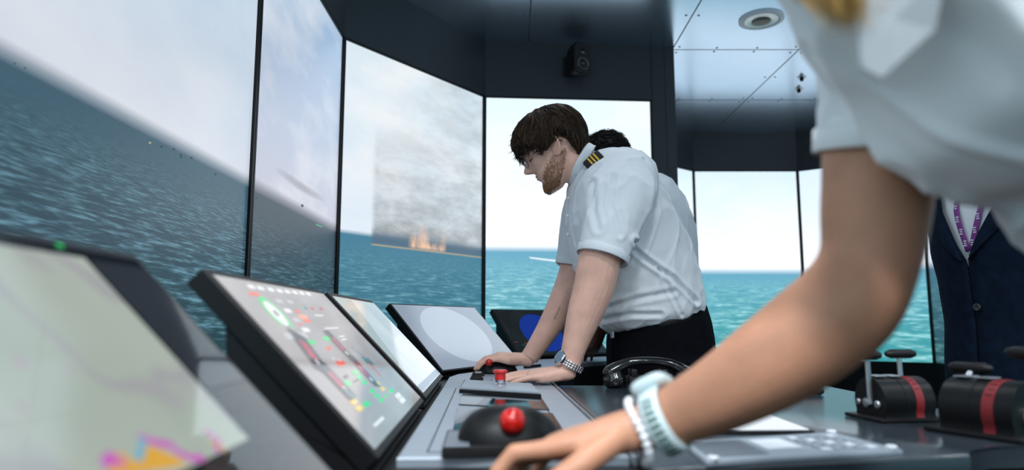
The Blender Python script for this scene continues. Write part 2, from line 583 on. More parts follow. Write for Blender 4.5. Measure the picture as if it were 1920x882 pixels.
# ceiling seams + screws
bm = bmesh.new()
zs = CEIL - .0006
for x in (-.68, .10, 1.0, 1.79, 2.6):
    y0, y1 = (-1.2, 3.95) if x < .9 else (-1.2, 5.7)
    if x < -.5: y1 = 3.2
    if x > 2: y1 = 5.5
    abox(bm, x - .0032, x + .0032, y0, y1, zs - .0004, zs)
for y in (-.4, .9, 2.2, 3.11, 4.08, 5.05):
    x0, x1 = (-.78, 3.4) if y < 4 else (1.0, 3.4)
    abox(bm, x0, x1, y - .0032, y + .0032, zs - .0004, zs)
tag(obj('trim_1', bm, M['seam']), kind='structure')
bm = bmesh.new()
for x in (.10, 1.0, 1.79, 2.6):
    for y in (2.2, 2.65, 3.11, 3.6, 4.08, 4.56, 5.05, 5.4):
        if x < .9 and y > 3.9: continue
        for sx in (-.035, .035):
            for sy in (-.045, .045) if y in (2.2, 3.11, 4.08, 5.05) else (0,):
                disc_lathe(bm, V((x + sx, y + sy, CEIL - .0025)), V((0, 0, 1)), [(0, .006), (.002, .0075)], 8)
for y in (4.08, 5.05):
    for x in (1.27, 1.52, 2.05, 2.3):
        for sy in (-.03, .03):
            disc_lathe(bm, V((x, y + sy, CEIL - .0025)), V((0, 0, 1)), [(0, .006), (.002, .0075)], 8)
tag(obj('trim_2', bm, M['screw']), kind='structure')
# seam lines of the front fascia and the pillar
bm = bmesh.new()
abox(bm, .853, .857, 4.022, 4.027, TOP, CEIL)
box(bm, V((-.166, 3.948, (CEIL + TOP) / 2)), V((.003, 0, 0)), V((0, .003, 0)), V((0, 0, (CEIL - TOP) / 2)))
tag(obj('trim_3', bm, M['seam']), kind='structure')
bm = bmesh.new()
for x, z in ((-.12, 1.52), (-.12, 1.40), (.81, 1.50), (.3, 1.66)):
    disc_lathe(bm, V((x, 3.952 + (x + .166) * .0745, z)), V((0, -1, 0)), [(0, .006), (.003, .005)], 10)
tag(obj('trim_4', bm, M['screw']), kind='structure')

# downlights: recessed cans in the ceiling; the lit ones are added fill lights
def downlight(x, y, label, lit, group=None):
    t = thing('ceiling_downlight', label, 'ceiling light', (x, y, CEIL), group)
    c = V((x, y, CEIL))
    bm = bmesh.new()
    up = V((0, 0, 1))
    disc_lathe(bm, c - up * .008, up, [(.008, .122), (.0, .122), (-.004, .115), (-.004, .100), (.002, .094), (.008, .092)], 48)
    bm.faces.ensure_lookup_table()
    obj('trim_ring', bm, M['whitepl'], t, sharp=40)
    bm = bmesh.new()
    a, b_ = V((1, 0, 0)), V((0, 1, 0))
    loft(bm, [ring(c + up * h, a * r, b_ * r, 40) for h, r in ((-.0075, .092), (-.0078, .072), (-.005, .062))], False, True)
    obj('reflector', bm, M['lamp_inner'], t, smooth=True)
    bm = bmesh.new()
    disc_lathe(bm, c + V((.005, .015, -.0085)), up, [(-.002, .028), (0, .05), (.001, .052)], 32)
    obj('lamp_cap', bm, M['blackcap'], t, smooth=True)
    if lit:
        area('added_fill_lamp', (x, y, CEIL - .03), .2, lit, (.93, .97, 1.0))
    return t


M['blackcap'] = mat('brown_lamp_cap', (.10, .09, .06), .4)
downlight(1.40, 3.65, 'round white recessed downlight in the bright ceiling panel', 0)
for x, y, pw in ((.2, .6, .9), (1.2, -.6, 2.9), (2.2, .9, .5), (.35, 2.3, .3), (1.9, 2.4, .2), (-.35, -.8, 3.6), (.4, -1.1, 3.2)):  # unseen fill lights, added to brighten the shirts and skin
    downlight(x, y, 'added fill light built as a round ceiling downlight, out of view', FILL_POWER * pw, 'added fill lights out of view')
for k, yy in enumerate((4.56, 4.80)):
    t = thing('ceiling_sensor', ('small round ceiling fitting beside the sleeve, ' + ('nearer' if k == 0 else 'farther') + ' of the two'), 'ceiling sensor', (2.01 + .08 * k, yy, CEIL), 'small ceiling fittings')
    bm = bmesh.new()
    disc_lathe(bm, V(t.location), V((0, 0, -1)), [(-.001, .03), (.004, .03), (.006, .024)], 20)
    obj('flange', bm, M['steel'], t, sharp=40)
    bm = bmesh.new()
    disc_lathe(bm, V(t.location) - V((0, 0, .006)), V((0, 0, -1)), [(0, .014), (.02, .012), (.024, .004)], 16)
    obj('sensor_head', bm, M['blackpl'], t, smooth=True)

# loudspeaker on the fascia
sp = P(1079, 124, 3.97)
t = thing('loudspeaker', 'small black loudspeaker bracketed to the fascia above the front screen', 'speaker', V((sp.x, 4.0, sp.z)))
bm = bmesh.new()
yaw = .5
fx = V((math.cos(yaw), math.sin(yaw), 0)); fy = V((math.sin(yaw), -math.cos(yaw), 0)); fz = V((0, 0, 1))
c = V((sp.x, 3.90, sp.z))
prof = [(-.055, .062, .028), (-.048, .070, .040), (-.01, .090, .055), (.045, .097, .060), (.060, .097, .060), (.066, .092, .055)]
loft(bm, [ring(c + fy * y_, fx * w_, fz * h_, 24, 5) for y_, h_, w_ in prof])
obj('cabinet', bm, M['softblack'], t, sharp=35)
bm = bmesh.new()
disc_lathe(bm, c + fy * .066 + fz * .04, fy, [(-.004, .018), (.003, .018), (.002, .010), (.005, .007), (.006, .002)], 20)
obj('tweeter', bm, M['glossblack'], t, smooth=True)
bm = bmesh.new()
disc_lathe(bm, c + fy * .066 - fz * .03, fy, [(-.004, .042), (.003, .042), (.001, .034), (-.003, .014), (.002, .012), (.004, .003)], 28)
obj('woofer', bm, M['glossblack'], t, smooth=True)
bm = bmesh.new()
box(bm, V((sp.x - .035, 3.965, sp.z)), V((.022, 0, 0)), V((0, .035, 0)), V((0, 0, .04)), .004)
box(bm, V((sp.x - .04, 3.985, sp.z)), V((.035, 0, 0)), V((0, .006, 0)), V((0, 0, .06)), .003)
obj('bracket', bm, M['blackpl'], t)
# ================================================================= consoles
ZP = -.160          # top of the panels


def prism(bm, pts, z1, bev=0.0, mi=0, seg=2):
    "vertical prism under the polygon pts (its own z kept as the top)"
    top = [bm.verts.new(p) for p in pts]
    bot = [bm.verts.new(V((p.x, p.y, z1))) for p in pts]
    n = len(pts)
    fs = [bm.faces.new(top), bm.faces.new(bot[::-1])]
    for i in range(n):
        fs.append(bm.faces.new((top[i], bot[i], bot[(i + 1) % n], top[(i + 1) % n])))
    for f in fs: f.material_index = mi
    if bev:
        es = list(fs[0].edges)
        bmesh.ops.bevel(bm, geom=es + top, offset=bev, segments=seg, affect='EDGES', profile=0.5)
    return fs


def pxprism(bm, quad, z, h, bev=0.0, mi=0):
    return prism(bm, [PZ(x, y, z) for x, y in quad], z - h, bev, mi)


def emis(name, color, strength=1.0, rough=.05, base=(.004, .004, .005), spec=1.0):
    m = bpy.data.materials.new(name)
    m.use_nodes = True
    b = m.node_tree.nodes['Principled BSDF']
    b.inputs['Base Color'].default_value = (*base, 1)
    b.inputs['Roughness'].default_value = rough
    b.inputs['Specular IOR Level'].default_value = spec
    b.inputs['Emission Color'].default_value = (*color, 1)
    b.inputs['Emission Strength'].default_value = strength
    return m


def emis_noise(name, c0, c1, scale, rough=.06, c2=None, sc2=3, gain=1.0, stretch=(1, 1, 1), lines=None):
    m = emis(name, c0, gain, rough)
    nt = m.node_tree
    tc = nt.nodes.new('ShaderNodeTexCoord')
    mp = nt.nodes.new('ShaderNodeMapping')
    mp.inputs['Scale'].default_value = stretch
    nt.links.new(tc.outputs['UV'], mp.inputs[0])
    n = nt.nodes.new('ShaderNodeTexNoise')
    n.inputs['Scale'].default_value = scale
    n.inputs['Detail'].default_value = 2
    nt.links.new(mp.outputs[0], n.inputs['Vector'])
    r = nt.nodes.new('ShaderNodeValToRGB')
    r.color_ramp.elements[0].position = .38
    r.color_ramp.elements[1].position = .62
    r.color_ramp.elements[0].color = (*c0, 1)
    r.color_ramp.elements[1].color = (*c1, 1)
    nt.links.new(n.outputs['Fac'], r.inputs['Fac'])
    out = r.outputs['Color']
    if lines:
        r2 = nt.nodes.new('ShaderNodeValToRGB')
        els = r2.color_ramp.elements
        els[0].position = .44; els[0].color = (0, 0, 0, 1)
        els[1].position = .50; els[1].color = (0, 0, 0, 1)
        for p_ in (.465, ):
            e = els.new(p_); e.color = (1, 1, 1, 1)
        n2 = nt.nodes.new('ShaderNodeTexNoise')
        n2.inputs['Scale'].default_value = sc2
        n2.inputs['Detail'].default_value = 3
        nt.links.new(mp.outputs[0], n2.inputs['Vector'])
        nt.links.new(n2.outputs['Fac'], r2.inputs['Fac'])
        mx = nt.nodes.new('ShaderNodeMix')
        mx.data_type = 'RGBA'
        nt.links.new(r2.outputs['Color'], mx.inputs[0])
        nt.links.new(out, mx.inputs[6])
        mx.inputs[7].default_value = (*lines, 1)
        out = mx.outputs[2]
    nt.links.new(out, nt.nodes['Principled BSDF'].inputs['Emission Color'])
    return m


class Monitor:
    def __init__(s, B, e, W, perp, label, name='console_monitor', rise=.212, run=.205, bez=(.010, .014), housing=True, group='monitors along the console'):
        s.B, s.e, s.W = V(B), V(e).normalized(), W
        s.perp = V(perp).normalized()
        sl = s.perp * run + V((0, 0, rise))
        s.H = sl.length
        s.s = sl.normalized()
        s.n = s.e.cross(s.s).normalized()
        if s.n.z < 0: s.n = -s.n
        s.t = thing(name, label, 'monitor', s.B + s.e * W / 2 + V((0, 0, -.015)), group)
        bm = bmesh.new()
        c = s.B + s.e * W / 2 + s.s * s.H / 2
        box(bm, c - s.n * .013, s.e * W / 2, s.s * s.H / 2, s.n * .0125, .0015)
        obj('frame', bm, M['bezel'], s.t)
        # arm box behind the panel standing on the console
        bm = bmesh.new()
        zb = s.B.z - .02
        for k in (0,):
            prof = [s.B + V((0, 0, -.016)) + s.perp * .004, s.B - s.n * .0255 + s.s * .012, s.B - s.n * .0255 + s.s * (s.H * .78), s.B + s.perp * (run * .86) + V((0, 0, rise * .52)), V((*(s.B + s.perp * (run * .86)).xy, zb)), V((*(s.B + s.perp * .004).xy, zb))]
            loft(bm, [[p_ + s.e * .006 for p_ in prof], [p_ + s.e * (W - .006) for p_ in prof]])
        obj('housing', bm, M['blackpl'], s.t)
        s.bez = bez

    def pt(s, u, v, off=0.0):
        return s.B + s.e * u + s.s * v + s.n * off

    def loc(s, px, py):
        v = 441 - py
        d = V((px - 960, F_PX * CT - v * ST, F_PX * ST + v * CT))
        k = s.B.dot(s.n) / d.dot(s.n)
        q = d * k - s.B
        return q.dot(s.e), q.dot(s.s)

    def display(s, m, b=.012):
        bm = bmesh.new()
        uvl = bm.loops.layers.uv.new('UVMap')
        c = [(b, b), (s.W - b, b), (s.W - b, s.H - b), (b, s.H - b)]
        f = bm.faces.new([bm.verts.new(s.pt(u, v, .0003)) for u, v in c])
        for l, (u, v) in zip(f.loops, c): l[uvl].uv = (u, v)
        bm.normal_update()
        if f.normal.dot(s.n) < 0: f.normal_flip()
        me = bpy.data.meshes.new('display')
        bm.to_mesh(me); bm.free()
        s.disp = put('display', me, m, s.t)
        return s.disp

    def graphics(s, shapes, mats, name='screen_graphics'):
        "shapes: (material index, polygon of (u, v))"
        bm = bmesh.new()
        lay = .0006
        for mi, poly in shapes:
            f = bm.faces.new([bm.verts.new(s.pt(u, v, lay)) for u, v in poly])
            lay += .000012
            bm.normal_update()
            if f.normal.dot(s.n) < 0: f.normal_flip()
            f.material_index = mi
        me = bpy.data.meshes.new(name)
        bm.to_mesh(me); bm.free()
        return put(name, me, mats, s.t)


def rct(u, v, w, h):
    return [(u - w / 2, v - h / 2), (u + w / 2, v - h / 2), (u + w / 2, v + h / 2), (u - w / 2, v + h / 2)]


def arcp(u, v, r, a0=0, a1=2 * math.pi, n=48, r2=None):
    pts = [(u + r * math.cos(a0 + (a1 - a0) * i / n), v + r * math.sin(a0 + (a1 - a0) * i / n)) for i in range(n + (1 if r2 else 0))]
    if r2: pts += [(u + r2 * math.cos(a1 - (a1 - a0) * i / n), v + r2 * math.sin(a1 - (a1 - a0) * i / n)) for i in range(n + 1)]
    return pts


eA = V((-.038, 1, 0)).normalized()
pA = V((-1, -.038, 0)).normalized()
OA = V((-.118, 0, -.150))


def la(x, y, z=0.0):
    "local point of the left console leg"
    return V((-.118, 0, 0)) - pA * x + eA * y + V((0, 0, z))


# ---- console body (left leg bending round to the far side)
con = thing('bridge_console', 'long dark bridge console with silver top panel running along the left screens', 'console', (0, 1.4, FLOOR))
outer = [la(-.30, .05), la(-.30, 1.98), V((-.42, 2.22, 0)), V((-.22, 2.72, 0)), V((-.12, 3.22, 0)), V((.36, 3.62, 0))]
inner = [V((.62, 3.20, 0)), V((.40, 2.86, 0)), V((.24, 2.66, 0)), V((.15, 2.40, 0)), la(.29, 2.12), la(.30, .80), la(.30, .05)]
poly = outer + inner
bm = bmesh.new()
prism(bm, [V((p_.x, p_.y, -.1745)) for p_ in poly], FLOOR)
obj('body', bm, M['console'], con)
# top plates
bm = bmesh.new()
mid_y = 1.735
prism(bm, [V((*la(.012, .845).xy, ZP)), V((*la(.012, mid_y).xy, ZP)), V((*la(.292, mid_y).xy, ZP)), V((*la(.292, .845).xy, ZP))], -.1742, .003)
obj('top_panel', bm, M['silver'], con)
bm = bmesh.new()
prism(bm, [V((*la(.012, mid_y + .005).xy, ZP)), V((*la(.012, 2.05).xy, ZP)), V((-.170, 2.17, ZP)), V((.085, 2.68, ZP)), V((.07, 2.98, ZP)), V((.50, 3.33, ZP)), V((.60, 3.19, ZP)), V((.385, 2.87, ZP)), V((.225, 2.67, ZP)), V((.135, 2.42, ZP)), V((*la(.282, 2.13).xy, ZP)), V((*la(.292, mid_y + .005).xy, ZP))], -.1742, .003)
obj('top_panel', bm, M['silver'], con)
bm = bmesh.new()
prism(bm, [V((*la(.012, .05).xy, ZP - .012)), V((*la(.012, .842).xy, ZP - .012)), V((*la(.292, .842).xy, ZP - .012)), V((*la(.292, .05).xy, ZP - .012))], -.1744)
obj('wrist_board', bm, M['softblack'], con)
# grooves in the panel + the strip and bright edge on its right
bm = bmesh.new()


def strip(bm, a, b_, w_, z, h=.0006, mi=0):
    a, b_ = V((a[0], a[1], 0)), V((b_[0], b_[1], 0))
    d = (b_ - a).normalized(); s_ = V((-d.y, d.x, 0)) * w_ / 2
    prism(bm, [V((*(q).xy, z + h)) for q in (a - s_, b_ - s_, b_ + s_, a + s_)], z - .0002, 0, mi)


g0, g1, g2, g3 = la(.046, .873), la(.046, 1.70), la(.232, 1.70), la(.232, .873)
for a, b_ in ((g0, g1), (g3, g2), (g0, g3)):
    strip(bm, a, b_, .0018, ZP)
obj('groove', bm, M['seam'], con)
bm = bmesh.new()
box(bm, la(.2955, (.82 + 2.1) / 2, -.1625), -pA * .0022, eA * .64, V((0, 0, .006)), .001)
obj('edge_trim', bm, M['steel'], con)

# ---- monitors
m1 = Monitor(OA + eA * .085, eA, .548, pA, 'tilted chart monitor nearest the camera with a pale green chart and orange land')
m1.display(M['glass'], .008)
m2 = Monitor(OA + eA * .786, eA, .562, pA, 'tilted engine-control monitor with coloured gauges and a green ring')
m3 = Monitor(OA + eA * 1.400, eA, .545, pA, 'tilted monitor with a blank pale display just beyond the engine-control monitor')
e4 = V((.44, .90, 0)).normalized(); p4 = V((-e4.y, e4.x, 0))
m4 = Monitor((-.212, 2.13, -.150), e4, .56, p4, 'tilted monitor showing a pale blue disc on grey')
e5 = V((.79, .61, 0)).normalized(); p5 = V((-e5.y, e5.x, 0))
m5 = Monitor((.03, 3.02, -.150), e5, .56, p5, 'dark radar monitor with a deep blue disc behind the bearded man')

# monitor 1: chart
ch = [m1.loc(*q) for q in ((188, 514), (462, 826))]
uR = (ch[0][0] + ch[1][0]) / 2
vB = ch[1][1]
M['chart'] = emis_noise('chart_paper', (.36, .42, .36), (.41, .46, .41), 5, .06, lines=(.345, .345, .36), sc2=4)
M['g_orange'] = emis('land_orange', (.70, .38, .05), 1.0)
M['g_magenta'] = emis('chart_magenta', (.55, .12, .50), 1.0)
M['g_cyan'] = emis('chart_cyan', (.16, .42, .55), 1.0)
M['g_dim'] = emis('side_panel_dim', (.020, .026, .034), 1.0)
M['g_white'] = emis('ui_white', (.75, .75, .76), 1.0)
M['g_text'] = emis('ui_text', (.46, .46, .48), 1.0)
M['g_green'] = emis('ui_green', (.03, .62, .16), 1.0)
M['g_red'] = emis('ui_red', (.80, .10, .06), 1.0)
M['g_dark'] = emis('ui_dark', (.045, .05, .06), 1.0)
M['g_grey'] = emis('ui_grey', (.30, .27, .27), 1.0)
M['g_teal'] = emis('ui_teal', (.06, .20, .22), 1.0)
M['g_crim'] = emis('ui_crimson', (.45, .03, .06), 1.0)
M['g_yel'] = emis('ui_yellow', (.75, .55, .06), 1.0)
M['g_orng'] = emis('ui_orange', (.85, .30, .16), 1.0)
b_ = .012
sh = [(0, [(b_, vB), (uR, vB), (uR, m1.H - .018), (b_, m1.H - .018)])]
uvl_pts = []
land = [(205, 882), (215, 850), (236, 856), (250, 868), (262, 862), (272, 838), (292, 842), (312, 852), (335, 862), (352, 874), (372, 884), (380, 900), (190, 900)]
lo = []
for q in land:
    u, v = m1.loc(*q)
    lo.append((u, max(v, vB + .002)))
sh.append((1, lo))


def band(pts, w_, mi):
    out = []
    for a, c in zip(pts[:-1], pts[1:]):
        (x0, y0), (x1, y1) = a, c
        dx, dy = x1 - x0, y1 - y0
        l_ = math.hypot(dx, dy) or 1
        nx, ny = -dy / l_ * w_ / 2, dx / l_ * w_ / 2
        ex_, ey_ = dx / l_ * w_ * .3, dy / l_ * w_ * .3
        out.append((mi, [(x0 - nx - ex_, y0 - ny - ey_), (x1 - nx + ex_, y1 - ny + ey_), (x1 + nx + ex_, y1 + ny + ey_), (x0 + nx - ex_, y0 + ny - ey_)]))
    return out


sh += band([m1.loc(*q) for q in ((196, 872), (208, 858), (226, 870))], .007, 2)
sh += band([m1.loc(*q) for q in ((262, 822), (292, 832), (318, 836), (332, 850), (360, 862), (378, 860))], .006, 2)
sh += band([m1.loc(*q) for q in ((266, 826), (262, 856), (255, 862))], .005, 3)
sh += band([m1.loc(*q) for q in ((384, 810), (408, 828), (405, 848))], .004, 2)
sh += band([m1.loc(*q) for q in ((395, 830), (420, 845))], .003, 1)
sh += [(7, arcp(*m1.loc(38, 682), .004, n=10)), (7, arcp(*m1.loc(130, 696), .003, n=10)), (7, arcp(*m1.loc(38, 765), .003, n=10))]
sh += [(4, [(uR + .004, vB + .05), (m1.W - .012, vB + .05), (m1.W - .012, m1.H - .02), (uR + .004, m1.H - .02)])]
sh += [(6, rct(uR + .012 + .012 * (k % 2), .06 + .018 * k, .035, .0012)) for k in range(5)]
sh += [(5, rct(uR - .02, m1.H - .008, .008, .004))]
g = m1.graphics(sh, [M['chart'], M['g_orange'], M['g_magenta'], M['g_cyan'], M['g_dim'], M['g_green'], emis('ui_text_dim', (.06, .07, .08), 1.0), emis('chart_faint_mark', (.40, .33, .38), 1.0)])
uv = g.data.uv_layers.new(name='UVMap')
for p_ in g.data.polygons:
    for li in p_.loop_indices:
        q = g.data.vertices[g.data.loops[li].vertex_index].co + V((0, 0, 0))
        r_ = q - m1.B
        uv.data[li].uv = (r_.dot(m1.e), r_.dot(m1.s))

# monitor 2: engine control page
M['ui2'] = emis_noise('ui_page', (.30, .275, .275), (.36, .335, .34), 5, .07)
m2.display(M['ui2'], .010)


def z2(x, y):
    "pixel of the photograph from a spot in its 934-wide enlargement"
    return m2.loc(440 + x * .3854, 520 + y * .3855)


sh = []
for x, y in ((80, 48), (125, 55), (175, 62), (218, 68), (256, 72), (292, 76), (326, 79), (358, 83)):
    u, v = z2(x, y); sh.append((0, rct(u, v, .026, .007)))
u, v = z2(200, 178)
sh.append((0, arcp(u, v, .0225, n=40)))
sh += [(1, arcp(u, v, .031, -1.1, 4.0, 40, .024)), (2, rct(u, v, .012, .010)), (5, rct(u, v - .040, .10, .010))]
for x, y, w_, h_, c in ((95, 84, .016, .008, 3), (215, 118, .012, .009, 5), (268, 122, .012, .009, 5), (258, 165, .012, .010, 0), (300, 210, .012, .010, 5), (345, 258, .014, .010, 0),
                        (332, 195, .018, .010, 10), (305, 168, .008, .008, 3), (352, 215, .014, .008, 3), (318, 230, .006, .006, 3), (346, 152, .008, .008, 9), (376, 155, .008, .008, 7), (420, 155, .008, .008, 7),
                        (370, 318, .016, .010, 1), (446, 300, .014, .010, 1), (455, 348, .010, .008, 3), (514, 420, .020, .012, 3), (585, 465, .012, .009, 1), (606, 490, .012, .009, 1), (628, 514, .012, .009, 1),
                        (546, 520, .014, .010, 1), (668, 555, .012, .009, 1), (690, 578, .012, .008, 1), (712, 600, .012, .008, 1), (762, 555, .014, .009, 1), (640, 620, .016, .010, 1), (694, 520, .010, .009, 8),
                        (720, 545, .010, .009, 8), (578, 608, .014, .010, 8), (605, 640, .014, .010, 8), (700, 705, .030, .006, 0), (795, 578, .018, .012, 0), (815, 600, .018, .012, 0), (480, 400, .008, .008, 5),
                        (508, 405, .008, .008, 5), (735, 580, .008, .006, 1), (540, 485, .010, .006, 2), (590, 505, .014, .003, 2)):
    u, v = z2(x, y); sh.append((c, rct(u, v, w_ * 2.5, h_ * .75)))
for x, y, w_ in ((365, 137, .045), (410, 188, .024), (470, 250, .042), (400, 170, .05), (440, 210, .05), (450, 228, .05), (520, 290, .02), (530, 305, .018)):
    u, v = z2(x, y); sh.append((6 if w_ > .044 else 0, rct(u, v, w_ * 2.3, .0020)))


def bar(xa, ya, xb, yb, w_, c, ins=None):
    a, d = z2(xa, ya), z2(xb, yb)
    sh.extend(band([a, d], w_, c))
    if ins is not None:
        m_ = [(a[0] * .8 + d[0] * .2, a[1] * .8 + d[1] * .2), (a[0] * .35 + d[0] * .65, a[1] * .35 + d[1] * .65)]
        sh.extend(band(m_, w_ * .45, ins))
        sh.append((0, rct(a[0] * .12 + d[0] * .88, a[1] * .12 + d[1] * .88, .009, .008)))


bar(318, 305, 410, 432, .046, 2, 7)
bar(462, 285, 555, 385, .034, 2, 7)
bar(578, 405, 672, 512, .034, 2, 7)
bar(450, 460, 545, 560, .042, 2, 7)
bar(572, 345, 640, 405, .007, 9)
bar(628, 408, 662, 415, .016, 9)
bar(645, 415, 706, 480, .008, 7)
bar(540, 560, 575, 585, .012, 9)
mats2 = [M['g_white'], M['g_green'], M['g_dark'], M['g_red'], M['g_grey'], M['g_text'], M['g_grey'], M['g_crim'], M['g_yel'], M['g_teal'], M['g_orng']]
m2.graphics(sh, mats2)

M['ui3'] = emis_noise('ui_pale', (.46, .50, .52), (.56, .60, .60), 4, .07)
m3.display(M['ui3'], .012)
sh = [(0, [(.012, .012), (.055, .012), (.055, m3.H - .012), (.012, m3.H - .012)][:0] or rct(.05, m3.H - .03, .04, .004)), (0, rct(.05, m3.H - .040, .03, .003)),
      (1, [(.012, .04), (.20, m3.H - .012), (.012, m3.H - .012)]), (2, rct(m3.W / 2, .022, m3.W - .03, .016))]
m3.graphics(sh, [M['g_grey'], emis('ui_pale_grey', (.36, .40, .38), 1.0), emis('ui_bluegrey', (.14, .20, .27), 1.0)])

M['ui4'] = emis('ui_grey_blue', (.27, .33, .42), 1.0, .12)
m4.display(M['ui4'], .006)
uc, vc = m4.loc(858, 626)
sh = [(0, [(uc + .195 * math.cos(a * math.pi / 32), vc + .130 * math.sin(a * math.pi / 32)) for a in range(64)])]
m4.graphics(sh, [emis('ui_disc_pale', (.42, .50, .60), 1.0, .12)])
M['ui5'] = emis_noise('ui_dark_radar', (.008, .012, .012), (.012, .018, .022), 9, .12)
m5.display(M['ui5'], .008)
uc, vc = m5.loc(1016, 624)
sh = [(0, arcp(uc, vc, .118, n=64))]
random.seed(3)
for k in range(14):
    sh.append((1 if k % 3 else 2, rct(random.uniform(.03, .13) if k % 2 else random.uniform(.42, .53), random.uniform(.02, .10), .02, .003)))
for k in range(5):
    sh.append((3, rct(uc + .03 + .01 * k, vc - .02 - .008 * (k % 3), .003, .003)))
m5.graphics(sh, [emis('radar_blue', (.006, .030, .26), 1.0, .12), emis('radar_green', (.03, .12, .04), 1.0), emis('radar_red', (.22, .04, .02), 1.0), M['g_white']])

# ---- things on the near panel
t = thing('emergency_stop', 'red mushroom emergency stop button on a chrome collar, on a black-edged silver plate', 'button', PZ(938, 728, ZP))
bm = bmesh.new()
prism(bm, [PZ(x, y, ZP + .013) for x, y in ((872, 712), (997, 719), (1013, 735), (863, 726))], ZP + .0005, .003)
obj('base_plate', bm, [M['silver']], t, sharp=40)
bm = bmesh.new()
prism(bm, [PZ(x, y, ZP + .0085) for x, y in ((870, 712.5), (998, 720), (1015, 740), (861, 730.5))], ZP + .0004, .002)
obj('plate_skirt', bm, M['blackpl'], t, sharp=40)
c = PZ(938, 722, ZP + .013)
bm = bmesh.new()
disc_lathe(bm, c, V((0, 0, 1)), [(-.001, .014), (.002, .0145), (.004, .012), (.013, .012), (.0135, .011)], 28)
obj('collar', bm, M['chrome'], t, sharp=35)
bm = bmesh.new()
disc_lathe(bm, c, V((0, 0, 1)), [(.012, .0128), (.026, .0128), (.028, .0165), (.0295, .0175), (.032, .0178), (.034, .0165), (.0355, .012), (.036, .004)], 32)
obj('push_cap', bm, M['redpl'], t, sharp=60)

def panel(name, quad, m, label, cat, h=.0025, group=None, z=ZP):
    bm = bmesh.new()
    pts = [PZ(x, y, z + h) for x, y in quad]
    prism(bm, pts, z + .0002, .0006)
    o = obj(name, bm, m)
    return tag(o, label, cat, group)


panel('touch_panel', ((867, 739), (1014, 743), (1030, 768), (860, 758)), M['glass'], 'narrow black glass touch panel just in front of the emergency stop', 'touch panel', group='black glass touch panels')
panel('touch_panel', ((857, 766), (1036, 775), (1064, 818), (848, 808)), M['glass'], 'larger black glass touch panel behind the near trackball', 'touch panel', group='black glass touch panels')


def trackball(c, fwd, s_, label, hk=1.0):
    "c: on the panel surface, fwd: away from the user's left"
    t = thing('trackball_mouse', label, 'trackball', c)
    x = fwd.normalized(); y = V((-x.y, x.x, 0)); z = V((0, 0, 1))
    bm = bmesh.new()
    rings = []
    for i in range(13):
        a = i / 12 * math.pi / 2
        k = math.cos(a) ** .75
        rings.append([q for q in ring(c + z * (.004 + .052 * math.sin(a) * s_ * hk) + y * (.004 * math.sin(a)) - x * .006 * math.sin(a), x * (.080 * s_ * max(k, .02)), y * (.052 * s_ * max(k, .02)), 48, 2.3)])
    rings.insert(0, ring(c + z * .0005, x * .080 * s_, y * .052 * s_, 48, 2.3))
    loft(bm, rings)
    obj('shell', bm, M['softblack'], t, smooth=True)
    return t, x, y, z


# near trackball (sits just beyond the blonde person's hand)
cb = V((P(958, 838, .888).x, .888, ZP))
t, x, y, z = trackball(cb, V((1, .05, 0)), .84, 'black trackball unit with a large red ball on the panel nearest the camera', 1.18)
bc = P(961, 791, .845)
bm = bmesh.new()
disc_lathe(bm, bc + V((0, .010, -.006)), V((0, -1, .45)), [(-.016, .0205), (-.003, .0200), (-.002, .0185), (-.004, .0172), (-.010, .015)], 32)
obj('ball_socket', bm, M['blackpl'], t, smooth=True)
bm = bmesh.new()
bmesh.ops.create_uvsphere(bm, u_segments=32, v_segments=20, radius=.0158, matrix=Matrix.Translation(bc + V((0, .004, 0))))
obj('ball', bm, M['redball'], t, smooth=True)
bm = bmesh.new()
pts = [PZ(px_, py_, ZP + .014) for px_, py_ in ((838, 806), (1050, 800), (1066, 832), (828, 838))]
prism(bm, pts, ZP + .0005, .003)
obj('base', bm, M['blackpl'], t, sharp=40)
bm = bmesh.new()
pts = [PZ(px_, py_, ZP + .0152) for px_, py_ in ((841, 808), (882, 808), (880, 835), (832, 836))]
prism(bm, pts, ZP + .013, .001)
obj('button_pad', bm, M['silver2'], t, sharp=40)

# mouse under the blonde person's hand
c = V((.005, .655, ZP - .012))
t = thing('computer_mouse', 'black mouse under the fingers of the blonde person in the foreground', 'mouse', c)
bm = bmesh.new()
rings = []
for i in range(10):
    a = i / 9 * math.pi / 2
    k = max(math.cos(a) ** .7, .02)
    rings.append(ring(c + V((-.004 * math.sin(a), 0, .001 + .030 * math.sin(a))), V((.052 * k, 0, 0)), V((0, .030 * k, 0)), 40, 2.4))
rings.insert(0, ring(c + V((0, 0, .0004)), V((.052, 0, 0)), V((0, .030, 0)), 40, 2.4))
loft(bm, rings)
obj('shell', bm, M['softblack'], t, smooth=True)
bm = bmesh.new()
disc_lathe(bm, c + V((-.036, -.004, .022)), V((0, 1, 0)), [(0, .007), (.006, .008), (.012, .007)], 20)
obj('scroll_wheel', bm, M['blackpl'], t, smooth=True)

